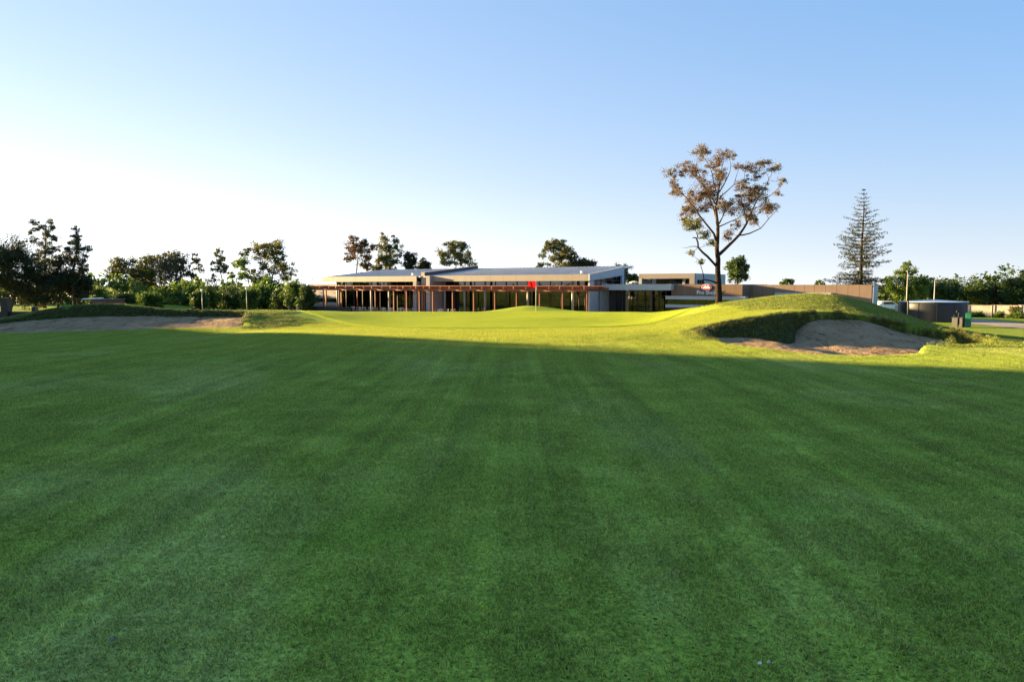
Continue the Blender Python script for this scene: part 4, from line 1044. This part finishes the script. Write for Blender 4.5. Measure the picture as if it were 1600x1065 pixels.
# sign
t = NT('sign_red'); t.b.inputs['Roughness'].default_value = .4; t.l(t.ramp(t.noise(3).outputs['Fac'], [(.3, (.62, .02, .05)), (.7, (.70, .03, .07))]), t.b.inputs['Base Color']); M['sign_red'] = t.m
M['sign_navy'] = plain('sign_navy', (.02, .025, .11), .4, var=.05); M['sign_white'] = plain('sign_white', (.82, .80, .80), .4, var=.02)
sa, sz = A_(1104.2, b0), zz(448.9)
sign = empty('shop_sign', (*LW(sa, b0 - .05), sz), 'red oval emblem on navy above white lettering reading Pro Shop', 'sign')
def disc(name, m, ra, rz, off, da=0, dz=0, parent=sign, k=40):
    P = []
    for dpt in (off, off + .025):
        for i in range(k):
            w_ = 2 * math.pi * i / k; x, y = LW(sa + da + ra * math.cos(w_), b0 - dpt); P.append((x, y, sz + dz + rz * math.sin(w_)))
    return MB().add(P, [tuple(range(k - 1, -1, -1)), tuple(range(k, 2 * k))] + [(i, (i + 1) % k, k + (i + 1) % k, k + i) for i in range(k)]).build(name, m, parent)
em = disc('backing', M['sign_navy'], .80, .40, .005, 0, -.06)
disc('rim', M['sign_white'], .62, .37, .032); disc('emblem', M['sign_red'], .57, .325, .059)
for da, dz, ra, rz in ((-.33, -.04, .09, .10), (-.15, .06, .10, .16), (.02, .02, .07, .13), (.17, .05, .10, .17), (.33, -.03, .10, .10), (0, -.10, .30, .05)):
    disc('emblem_mark', M['sign_white'], ra, rz, .086, da, dz, k=16)
cu = bpy.data.curves.new('lettering', 'FONT'); cu.body = 'Pro Shop'; cu.size = .62; cu.extrude = .02; cu.align_x = 'CENTER'; cu.offset = .008
tmp = bpy.data.objects.new('tmp', cu); link(tmp); bpy.context.view_layer.update()
me_ = bpy.data.meshes.new_from_object(tmp.evaluated_get(bpy.context.evaluated_depsgraph_get())); bpy.data.objects.remove(tmp)
me_.materials.clear(); me_.materials.append(M['sign_white'])
lx = LW(sa, b0 - .06)
for v_ in me_.vertices:
    x, y, z_ = v_.co; v_.co = (lx[0] + x * UX - z_ * VX - sign.location.x, lx[1] + x * UY - z_ * VY - sign.location.y, zz(459.6) + y - sign.location.z)
link(bpy.data.objects.new('lettering', me_), sign)

M['wall_panel'] = plain('brown_fibre_panel', (.255, .17, .125), .65, var=.06, scale=1.2)
b0 = 7.3
lw = empty('long_wall', (*LW(A_(1270, b0), b0), -2.1), 'long flat brown panelled wall right of the shop', 'wall')
js = [1157, 1176, 1192, 1209, 1225, 1241, 1257, 1272.5, 1290, 1307.5, 1325, 1343, 1362.5]
for i in range(len(js) - 1):
    part('wall_panel', M['wall_panel'], lw, A_(js[i], b0) + .012, A_(js[i + 1], b0) - .012, b0, b0 + .12 + random.uniform(0, .01), FL, 1.75)
part('backing', M['charcoal'], lw, A_(1158, b0), A_(1362, b0), b0 + .14, b0 + 3.6, FL, 1.70)
part('end_strip', M['grey_clad'], lw, A_(1362.5, b0), A_(1362.5, b0) + .12, b0 + .2, b0 + 3.6, FL, 1.72)
mb = MB(); c_ = LW(A_(1364.5, b0), b0 + .1); mb.tube([(*c_, FL), (*c_, 1.6)], [.05, .05], 8); mb.build('downpipe', M['white'], lw, True)
part('hood', M['grey_clad'], lw, A_(1210.5, b0 - .7), A_(1298.5, b0 - .7), b0 - .7, b0 - .004, Zp(466, A_(1255, b0), b0), Zp(457.2, A_(1255, b0), b0))

# parasol on the raised court behind
dk = part('rear_court', M['concrete'], None, A_(960, 26), A_(998, 26), 24, 30, FL, 1.0); tag(dk, 'raised court behind the entrance wing', 'terrace', kind='structure')
c_ = LW(A_(991.5, 27), 27); zt = Zp(438.6, A_(991.5, 27), 27)
par = empty('parasol', (*c_, 1.0), 'open cream parasol above the entrance wing roof', 'parasol')
M['cream'] = plain('cream_canvas', (.62, .52, .40), .8, var=.06)
mb = MB(); mb.tube([(*c_, 1.0), (*c_, zt - .1)], [.03, .03], 8); mb.build('pole', M['white'], par)
P = [(c_[0], c_[1], zt)]; k = 8
for rr, dz in ((.4, -.06), (.85, -.22), (.9, -.36)):
    for i in range(k): P.append((c_[0] + rr * math.cos(6.283 * i / k), c_[1] + rr * math.sin(6.283 * i / k), zt + dz))
MB().add(P, [(0, 1 + i, 1 + (i + 1) % k) for i in range(k)] + [(1 + r_ * k + i, 1 + (r_ + 1) * k + i, 1 + (r_ + 1) * k + (i + 1) % k, 1 + r_ * k + (i + 1) % k) for r_ in range(2) for i in range(k)]).build('canopy', M['cream'], par)

# terrace chairs and tables
def make_chair():
    r_ = empty('terrace_chair', (0, 0, 0), 'small silver terrace chair among the tables under the left pergola', 'chair', 'chairs on the terrace')
    MB().box(-.22, .22, -.22, .22, .43, .46).build('seat', M['steel'], r_)
    mb = MB()
    for i in range(4): x = -.2 + i * .1333; mb.box(x - .022, x + .022, .19, .215, .50, .86)
    mb.box(-.22, .22, .185, .22, .84, .90); mb.build('backrest', M['steel'], r_)
    for sx in (-1, 1):
        for sy in (-1, 1):
            MB().tube([(sx * .2, sy * .19, .43), (sx * .23, sy * .23, 0)], [.016, .014], 6).build('leg', M['steel'], r_)
        MB().tube([(sx * .21, .2, .44), (sx * .21, .205, .86)], [.014, .014], 6).build('back_post', M['steel'], r_)
    return r_
chair = make_chair(); first = True
table = empty('terrace_table', (0, 0, 0), 'small round terrace table among the silver chairs', 'table', 'tables on the terrace')
MB().tube([(0, 0, .71), (0, 0, .74)], [.38, .38], 20).build('table_top', M['steel'], table)
MB().tube([(0, 0, .02), (0, 0, .71)], [.03, .03], 8).build('stem', M['steel'], table)
MB().tube([(0, 0, 0), (0, 0, .02)], [.24, .22], 14).build('base', M['steel'], table)
ft = True
spots = [(552, 0), (566, 0), (580, 1), (598, 0), (612, 0), (625, 1), (640, 0), (690, 0), (708, 1), (950, 2), (958, 2), (966, 2)]
for px, kd in spots:
    b_ = {0: -2.2, 1: -1.2, 2: .8}[kd]; a = A_(px, b_); c_ = LW(a, b_)
    tb_ = table if ft else copy_tree(table); ft = False; tb_.location = (*c_, FL)
    if kd == 2: tb_['label'] = 'small round table at the shaded entrance terrace'
    for q in range(3 if kd == 2 else 4):
        w_ = q * 1.571 + random.uniform(-.4, .4)
        ch = chair if first else copy_tree(chair); first = False
        ch.location = (c_[0] + .68 * math.cos(w_), c_[1] + .68 * math.sin(w_), FL); ch.rotation_euler = (0, 0, w_ - math.pi / 2 + random.uniform(-.3, .3))
        ch['label'] = 'small silver chair at the shaded entrance terrace' if kd == 2 else 'small silver terrace chair among the tables under the left pergola' if px < 650 else 'silver chair on the terrace left of the small mound'

# ------------------------------------------------------------------ flag
fp = at(837.2, 488.3, 46.0); fz = float(h_outer(np.array([fp.x]), np.array([46.0]))[0]) + .03
fl = empty('golf_flag', (fp.x, 46.0, fz), 'red golf flag on a thin white pin in the green', 'flag')
mb = MB(); mb.tube([(fp.x, 46, fz - .1), (fp.x, 46, fz + 1), (fp.x + .01, 46, fz + 2.05)], [.013, .012, .010], 8); mb.build('pin', M['white'], fl, True)
t = NT('flag_red'); t.l(t.ramp(t.noise(4).outputs['Fac'], [(.3, (.62, .004, .010)), (.7, (.75, .006, .014))]), t.b.inputs['Base Color']); t.b.inputs['Roughness'].default_value = .7
tr = t.n('BsdfTranslucent'); tr.inputs[0].default_value = (.75, .008, .015, 1); mx = t.n('MixShader'); mx.inputs[0].default_value = .5
t.l(t.b.outputs[0], mx.inputs[1]); t.l(tr.outputs[0], mx.inputs[2]); t.l(mx.outputs[0], t.out.inputs[0]); M['flag'] = t.m
V_, F_ = [], []
for i in range(13):
    for j in range(8):
        s_, q = i / 12, j / 7
        x = -s_ * .50; z_ = 2.04 - q * .40 * (1 - .25 * s_) - s_ * .09 - .04 * math.sin(s_ * 5)
        V_.append((fp.x + x, 46 + .07 * math.sin(s_ * 9 + q * 2) * s_, fz + z_))
for i in range(12):
    for j in range(7): F_.append((i * 8 + j, i * 8 + j + 1, (i + 1) * 8 + j + 1, (i + 1) * 8 + j))
MB().add(V_, F_).build('cloth', M['flag'], fl, True)
mb = MB(); mb.tube([(fp.x, 46, fz - .12), (fp.x, 46, fz + .004)], [.054, .054], 16); mb.build('cup', M['black_wall'], fl)

# ------------------------------------------------------------------ right side: tank, cabinets, wall, lamps
gz_ = lambda x, y: float(h_ground(np.array([float(x)]), np.array([float(y)]))[0])
TY = 74.0; tp = at(1458, 471.5, TY); trad = 47 / F_PX * TY
tank = empty('water_tank', (tp.x, TY, gz_(tp.x, TY)), 'large round charcoal water tank with a pale roof', 'tank')
M['tank'] = plain('charcoal_tank_steel', (.026, .027, .034), .45, metal=.2, var=.1, scale=1.2, stretch=(1, 1, .1)); M['tank_roof'] = plain('pale_tank_roof', (.48, .53, .58), .4, var=.05)
zt = tp.z; mb = MB(); k = 64; rg = []
for i in range(8):
    z_ = tank.location.z - .2 + (zt - tank.location.z + .2) * i / 7; rg.append((z_, trad + (.012 if i % 2 else 0)))
mb.tube([(tp.x, TY, z_) for z_, _ in rg], [q for _, q in rg], k); mb.build('wall', M['tank'], tank, True)
mb = MB(); mb.tube([(tp.x, TY, zt + .003), (tp.x, TY, zt + .05), (tp.x, TY, zt + .24)], [trad + .05, trad + .05, .2], k); mb.build('roof', M['tank_roof'], tank)
for i in range(12):
    w_ = 2 * math.pi * i / 12 + .1; mb = MB(); mb.tube([(tp.x + math.cos(w_) * (trad + .02), TY + math.sin(w_) * (trad + .02), tank.location.z), (tp.x + math.cos(w_) * (trad + .02), TY + math.sin(w_) * (trad + .02), zt)], [.022, .022], 5); mb.build('sheet_joint', M['tank'], tank)
px_, py_ = at(1419, 474, TY - 2.6).x, TY - 2.6
mb = MB(); mb.tube([(px_, py_ + .6, zt + .12), (px_, py_, zt + .10), (px_, py_ - .06, zt - .2), (px_, py_ - .06, gz_(px_, py_))], [.09, .10, .10, .09], 10); mb.build('overflow_pipe', M['black_wall'], tank, True)
CY = 62.0
t_green = plain('green_cabinet_paint', (.012, .15, .085), .45, var=.08); M['dark_box'] = plain('dark_box_paint', (.014, .013, .014), .6, var=.2)
def cabinet(name, label, px, wpx, top, mat, cat, Y=CY, yaw=.5, depth=.45, slope=0):
    c_ = at(px, top, Y); w_ = wpx / F_PX * Y; g_ = gz_(c_.x, Y)
    r_ = empty(name, (c_.x, Y, g_), label, cat)
    o_ = MB().box(-w_ / 2, w_ / 2, -depth / 2, depth / 2, -.05, c_.z - g_); v0 = []
    bd = MB(); bd.v = [(x * math.cos(yaw) - y * math.sin(yaw) + c_.x, x * math.sin(yaw) + y * math.cos(yaw) + Y, z_ + g_) for x, y, z_ in o_.v]; bd.f = o_.f
    bd.build('body', mat, r_, bevel=.02)
    o_ = MB().box(-w_ / 2 - .03, w_ / 2 + .03, -depth / 2 - .03, depth / 2 + .03, c_.z - g_, c_.z - g_ + .05)
    ld = MB(); ld.v = [(x * math.cos(yaw) - y * math.sin(yaw) + c_.x, x * math.sin(yaw) + y * math.cos(yaw) + Y, z_ + g_) for x, y, z_ in o_.v]; ld.f = o_.f
    ld.build('lid', mat, r_, bevel=.01)
    o_ = MB().box(-w_ * .36, w_ * .36, -depth / 2 - .02, -depth / 2 + .01, .12, (c_.z - g_) * .9)
    dr = MB(); dr.v = [(x * math.cos(yaw) - y * math.sin(yaw) + c_.x, x * math.sin(yaw) + y * math.cos(yaw) + Y, z_ + g_) for x, y, z_ in o_.v]; dr.f = o_.f
    d_ = dr.build('door', mat, r_)
    o_ = MB().box(w_ * .22, w_ * .28, -depth / 2 - .05, -depth / 2 - .022, (c_.z - g_) * .45, (c_.z - g_) * .6)
    hd = MB(); hd.v = [(x * math.cos(yaw) - y * math.sin(yaw) + c_.x, x * math.sin(yaw) + y * math.cos(yaw) + Y, z_ + g_) for x, y, z_ in o_.v]; hd.f = o_.f
    hd.build('handle', M['steel'], d_)
    return r_
cabinet('utility_cabinet', 'upright green utility cabinet beside the driveway', 1513.5, 6.0, 490, t_green, 'cabinet', yaw=.9, depth=.4)
cabinet('pump_box', 'low dark box left of the green cabinet, nearest it', 1502, 7.5, 496.5, M['dark_box'], 'box', CY + .6, yaw=.5, depth=.5)
cabinet('pump_box', 'low dark box left of the green cabinet, nearest the tank', 1493.5, 5, 496.5, M['dark_box'], 'box', CY + .3, yaw=.5, depth=.5)
c_ = at(1498.5, 488, CY + 1.2); g_ = gz_(c_.x, CY + 1.2)
vp = empty('vent_pipe', (c_.x, CY + 1.2, g_), 'black bent pipe standing behind the dark boxes', 'pipe')
MB().tube([(c_.x, CY + 1.2, g_), (c_.x, CY + 1.2, c_.z), (c_.x - .06, CY + 1.2, c_.z + .12), (c_.x - .18, CY + 1.2, c_.z + .12), (c_.x - .22, CY + 1.2, c_.z)], [.07, .07, .07, .07, .06], 10).build('pipe', M['black_wall'], vp, True)
MB().tube([(c_.x - .42, CY + 1.2, g_), (c_.x - .42, CY + 1.2, c_.z - .2)], [.04, .04], 8).build('valve_riser', M['black_wall'], vp, True)
M['cream_wall'] = plain('cream_rendered_wall', (.58, .47, .36), .85, var=.12, scale=1.4)
nP = 9; WT = R(38)
wp = at(1500, 480, 87.0)
bwl = empty('boundary_wall', (wp.x, 87.0, -2.05), 'cream rendered boundary wall behind the driveway', 'wall')
def wbox(mb, s0, s1, d0, d1, z0, z1):
    f_ = lambda s_, d_: (wp.x + s_ * math.cos(WT) + d_ * math.sin(WT), 87.0 - s_ * math.sin(WT) + d_ * math.cos(WT))
    return mb.prism([f_(s0, d0), f_(s1, d0), f_(s1, d1), f_(s0, d1)], z0, z1)
for i in range(nP):
    xa, xb = -7 + 2.6 * i, -7 + 2.6 * (i + 1)
    ym = 87.0 - (xa + 1.3) * math.sin(WT); wz = at(1550, 477.3, ym).z
    wbox(MB(), xa + .16, xb - .16, 0, .14, -2.5, wz).build('wall_panel', M['cream_wall'], bwl)
    wbox(MB(), xa - .155, xa + .155, -.05, .19, -2.5, wz + .06).build('wall_post', M['cream_wall'], bwl)
    wbox(MB(), xa + .16, xb - .16, -.03, .17, wz + .003, wz + .05).build('coping', M['cream_wall'], bwl)
for i, (px, hw, lab) in enumerate([(1528, 12, 'low yellowish bush at the foot of the cream wall, nearest the tank'), (1561, 9, 'low bush at the foot of the cream wall right of the thin post'), (1588, 14, 'wide low bush at the foot of the cream wall near the right edge')]):
    tree('shrub', lab, px, 488.5, hw, 498, 87 - (px - 1500) * .066 - 1.4, 'dense', 'leaf_bright', 900, 120 + i, 'bushes along the cream wall', 'bark_dark', leafsize=.2, cat='shrub')
tree('shrub', 'climbing plant hanging over the cream wall near the right edge', 1586, 477, 10, 492, 81.0, 'open', 'leaf_olive', 500, 125, None, 'bark_dark', leafsize=.18, cat='shrub')
c_ = at(1551, 477, 81.0); g_ = gz_(c_.x, 81)
ps = empty('fence_post', (c_.x, 81, g_), 'thin dark post in front of the cream wall', 'post')
MB().box(c_.x - .06, c_.x + .06, 80.94, 81.06, g_ - .1, c_.z).build('shaft', M['dark_box'], ps); MB().box(c_.x - .09, c_.x + .09, 80.91, 81.09, c_.z + .002, c_.z + .05).build('cap', M['dark_box'], ps)
M['pole'] = plain('cream_pole_paint', (.40, .35, .28), .5, var=.05); M['lamp_head'] = plain('dark_lamp_head', (.05, .05, .055), .5, var=.1)
def lamp_post(label, px, top, Y, head, r=.05):
    c_ = at(px, top, Y); g_ = gz_(c_.x, Y)
    r_ = empty('lamp_post', (c_.x, Y, g_), label, 'lamp post', 'lamp posts around the course')
    MB().tube([(c_.x, Y, g_ - .1), (c_.x, Y, (g_ + c_.z) / 2), (c_.x, Y, c_.z)], [r * 1.3, r * 1.1, r * .8], 8).build('pole', M['pole'], r_, True)
    if head == 'flood':
        MB().box(c_.x - .12, c_.x + .36, Y - .16, Y + .16, c_.z + .003, c_.z + .20).build('lamp_head', M['lamp_head'], r_, bevel=.03)
    elif head == 'arm':
        MB().tube([(c_.x, Y, c_.z - .03), (c_.x + .5, Y, c_.z + .03)], [.03, .025], 6).build('arm', M['lamp_head'], r_)
        MB().box(c_.x + .42, c_.x + .80, Y - .11, Y + .11, c_.z - .02, c_.z + .09).build('lamp_head', M['lamp_head'], r_, bevel=.03)
    elif head == 'twin':
        for s_ in (-1, 1):
            MB().tube([(c_.x, Y, c_.z - .35), (c_.x + s_ * .35, Y, c_.z - .02)], [.03, .025], 6).build('arm', M['lamp_head'], r_)
            MB().box(c_.x + s_ * .46 - .22, c_.x + s_ * .46 + .22, Y - .12, Y + .12, c_.z - .04, c_.z + .05).build('lamp_head', M['lamp_head'], r_, bevel=.03)
    elif head == 'globe':
        MB().tube([(c_.x, Y, c_.z), (c_.x, Y, c_.z + .1), (c_.x, Y, c_.z + .34), (c_.x, Y, c_.z + .40)], [.06, .14, .12, .05], 10).build('lamp_head', M['white'], r_, True)
    return r_
lamp_post('tall cream lamp post with a floodlight behind the tank, nearer the long wall', 1418.5, 425, 80, 'flood')
lamp_post('cream lamp post with a side lamp behind the right half of the tank', 1461, 438, 80, 'arm')
lamp_post('cream lamp post in front of the trees, nearer the left bunker', 315.5, 456, 96, 'globe')
lamp_post('cream lamp post in front of the trees, nearer the clubhouse', 385, 453, 96, 'globe')
lamp_post('street lamp with two heads above the left end block', 488.5, 433, 128, 'twin')
lamp_post('thin plain mast rising behind the left wing roof', 559, 400, 136, 'none', .06)
# parked car between the long wall and the bright tree
def loft_car(r_, c_, g_, m, L=4.2, W_=1.7):
    prof = [(-L / 2, .35), (-L / 2, .80), (-L / 2 + .5, .95), (-L / 2 + .9, 1.38), (.35, 1.42), (1.05, .95), (L / 2 - .1, .82), (L / 2, .55), (L / 2, .35)]
    n_ = len(prof); V2 = []
    for yy_, sc_ in ((-W_ / 2, .97), (-W_ / 2 + .12, 1.0), (W_ / 2 - .12, 1.0), (W_ / 2, .97)):
        V2 += [(c_.x + x * (1 if 0 else 1), c_.y + yy_, g_ + .35 + (z_ - .35) * sc_) for x, z_ in prof]
    F2 = [(i + q * n_, (i + 1) % n_ + q * n_, (i + 1) % n_ + (q + 1) * n_, i + (q + 1) * n_) for q in range(3) for i in range(n_)] + [tuple(range(n_)), tuple(range(4 * n_ - 1, 3 * n_ - 1, -1))]
    MB().add(V2, F2).build('body', m, r_)
    MB().hexa([(c_.x - 1.0, c_.y - W_ / 2 - .008, g_ + .95), (c_.x + .8, c_.y - W_ / 2 - .008, g_ + .95), (c_.x + .8, c_.y + W_ / 2 + .008, g_ + .95), (c_.x - 1.0, c_.y + W_ / 2 + .008, g_ + .95), (c_.x - .9, c_.y - W_ / 2 - .008, g_ + 1.33), (c_.x + .3, c_.y - W_ / 2 - .008, g_ + 1.33), (c_.x + .3, c_.y + W_ / 2 + .008, g_ + 1.33), (c_.x - .9, c_.y + W_ / 2 + .008, g_ + 1.33)]).build('window', M['glass'], r_)
    for x in (-1.3, 1.3):
        for y in (-W_ / 2 + .1, W_ / 2 - .1):
            wv = MB(); wv.tube([(c_.x + x, c_.y + y - .1, g_ + .31), (c_.x + x, c_.y + y + .1, g_ + .31)], [.31, .31], 16); wq = wv.build('wheel', M['black_wall'], r_); MB().tube([(c_.x + x, c_.y + y - .112, g_ + .31), (c_.x + x, c_.y + y + .112, g_ + .31)], [.18, .18], 12).build('rim', M['steel'], wq)
c_ = at(1386, 482, 104); c_.y = 104
car = empty('parked_car', (c_.x, 104, gz_(c_.x, 104)), 'white car half hidden between the long wall and the bright tree', 'car'); loft_car(car, c_, car.location.z, M['white'])

# ------------------------------------------------------------------ far left: golf cart, shed, barrier
c_ = at(146, 470, 60); g_ = gz_(c_.x, 60)
cart = empty('golf_cart', (c_.x, 60, g_), 'white golf cart half hidden behind the left bunker mound', 'golf cart')
top = at(146, 466.3, 60).z
MB().add([(c_.x + x, 60 + y, top + z_) for x, y, z_ in ((-.62, -.6, -.06), (.55, -.6, 0), (.55, .6, 0), (-.62, .6, -.06), (-.55, -.55, .02), (.5, -.55, .07), (.5, .55, .07), (-.55, .55, .02))], [(3, 2, 1, 0), (4, 5, 6, 7), (0, 1, 5, 4), (1, 2, 6, 5), (2, 3, 7, 6), (3, 0, 4, 7)]).build('roof', M['white'], cart)
MB().prism([(c_.x - 1.0, 59.45), (c_.x + .95, 59.45), (c_.x + .95, 60.55), (c_.x - 1.0, 60.55)], top - 1.45, [top - 1.0, top - .95, top - .95, top - 1.0]).build('body', M['white'], cart, bevel=.06)
MB().hexa([(c_.x - 1.0, 59.45, top - 1.0), (c_.x - .7, 59.45, top - 1.0), (c_.x - .7, 60.55, top - 1.0), (c_.x - 1.0, 60.55, top - 1.0), (c_.x - .72, 59.5, top - .55), (c_.x - .6, 59.5, top - .55), (c_.x - .6, 60.5, top - .55), (c_.x - .72, 60.5, top - .55)]).build('cowl', M['white'], cart)
MB().box(c_.x - .1, c_.x + .45, 59.5, 60.5, top - .95, top - .78).build('seat', M['brown_frame'], cart); MB().box(c_.x + .38, c_.x + .5, 59.5, 60.5, top - .78, top - .35).build('backrest', M['brown_frame'], cart)
for x, y in ((-.58, 59.48), (-.58, 60.52), (.5, 59.48), (.5, 60.52)): MB().tube([(c_.x + x, y, top - 1.0), (c_.x + x, y, top - .03)], [.02, .02], 6).build('roof_post', M['lamp_head'], cart)
for x in (-.65, .65):
    for y in (59.42, 60.48): MB().tube([(c_.x + x, y, top - 1.55), (c_.x + x, y + .14, top - 1.55)], [.22, .22], 16).build('wheel', M['black_wall'], cart); MB().tube([(c_.x + x, y - .006, top - 1.55), (c_.x + x, y + .146, top - 1.55)], [.12, .12], 12).build('rim', M['white'], cart.children[-1])
cart.location.z = cart.location.z
c_ = at(167, 466, 92); g_ = gz_(c_.x, 92)
sh = empty('brick_shed', (c_.x, 92, g_), 'low dark red brick shed behind the left bunker mound', 'shed'); tz = at(167, 467, 92).z
MB().box(c_.x - 1.5, c_.x + 1.2, 91.2, 94, g_ - .1, tz - .12).build('wall', plain('dark_red_brick', (.16, .065, .05), .85, var=.2, scale=3), sh)
MB().box(c_.x - 1.6, c_.x + 1.3, 91.1, 94.1, tz - .118, tz).build('roof', M['charcoal'], sh)
MB().box(c_.x - .3, c_.x + .4, 91.16, 91.198, g_, tz - .35).build('door', M['brown_frame'], sh)
bar = empty('path_barrier', (at(30, 490, 57).x, 57, -1.2), 'low black barrier with a tall square post beside the far left path', 'barrier')
BY = 57.0
def bpx(px, py): return at(px, py or 482, BY)
MB().box(bpx(15.5, 0).x, bpx(57.5, 0).x, BY - .1, BY + .1, -2.0, bpx(0, 486.5).z).build('panel', M['black_wall'], bar)
MB().box(bpx(4.5, 0).x, bpx(15.2, 0).x, BY - .28, BY + .28, -2.0, bpx(0, 465).z).build('tall_post', M['black_wall'], bar, bevel=.02)
MB().box(bpx(51.5, 0).x, bpx(57.7, 0).x, BY - .2, BY + .2, -2.0, bpx(0, 479).z).build('short_post', M['black_wall'], bar, bevel=.02)
MB().box(bpx(-60, 0).x, bpx(4.2, 0).x, BY - .1, BY + .1, -2.0, bpx(0, 486.5).z).build('panel', M['black_wall'], bar)

# ------------------------------------------------------------------ small things on the foreground grass
M['petal'] = plain('white_petal', (.82, .76, .66), .6, var=.05, scale=60)
M['stalk'] = plain('clover_stalk', (.06, .12, .02), .6)
for px, py, lab in ((1186, 1034.5, 'tiny white clover flower in the foreground grass, left of a pair'), (1200.5, 1033, 'tiny white clover flower in the foreground grass, right of a pair')):
    d = ray(px, py); Y = (EYE - .03) / -d.z * d.y; p = at(px, py, Y)
    f_ = empty('clover_flower', (p.x, Y, 0), lab, 'flower', 'white flowers in the foreground')
    mb = MB(); mb.tube([(p.x, Y, -.01), (p.x + .003, Y, .024)], [.0012, .001], 5); mb.build('stalk', M['stalk'], f_)
    mb = MB()
    for i in range(26):
        w_, e_ = random.uniform(0, 6.283), random.uniform(-.2, 1.4); d_ = Vector((math.cos(w_) * math.cos(e_), math.sin(w_) * math.cos(e_), math.sin(e_)))
        c0 = Vector((p.x + .003, Y, .028)); s_ = d_.orthogonal().normalized() * .0018
        mb.add([c0 - s_, c0 + s_, c0 + d_ * .009 + s_ * 1.2, c0 + d_ * .009 - s_ * 1.2], [(0, 1, 2, 3)])
    mb.build('petals', M['petal'], f_)
d = ray(175, 999.5); Y = (EYE - .02) / -d.z * d.y; p = at(175, 999.5, Y)
bm_v, bm_f = [], []
for i in range(6):
    for j in range(10):
        e_, w_ = -1.2 + 2.4 * i / 5, 6.283 * j / 10; q = 1 + .15 * math.sin(j * 2.3 + i)
        bm_v.append((p.x + .022 * q * math.cos(e_) * math.cos(w_), Y + .016 * q * math.cos(e_) * math.sin(w_), .016 + .012 * math.sin(e_)))
for i in range(5):
    for j in range(10): bm_f.append((i * 10 + j, i * 10 + (j + 1) % 10, (i + 1) * 10 + (j + 1) % 10, (i + 1) * 10 + j))
bm_f += [tuple(range(9, -1, -1)), tuple(range(50, 60))]
st = MB().add(bm_v, bm_f).build('stone', plain('blue_grey_stone', (.16, .16, .19), .8, var=.2, scale=80), smooth=True); tag(st, 'small blue grey stone in the foreground grass on the left', 'stone')
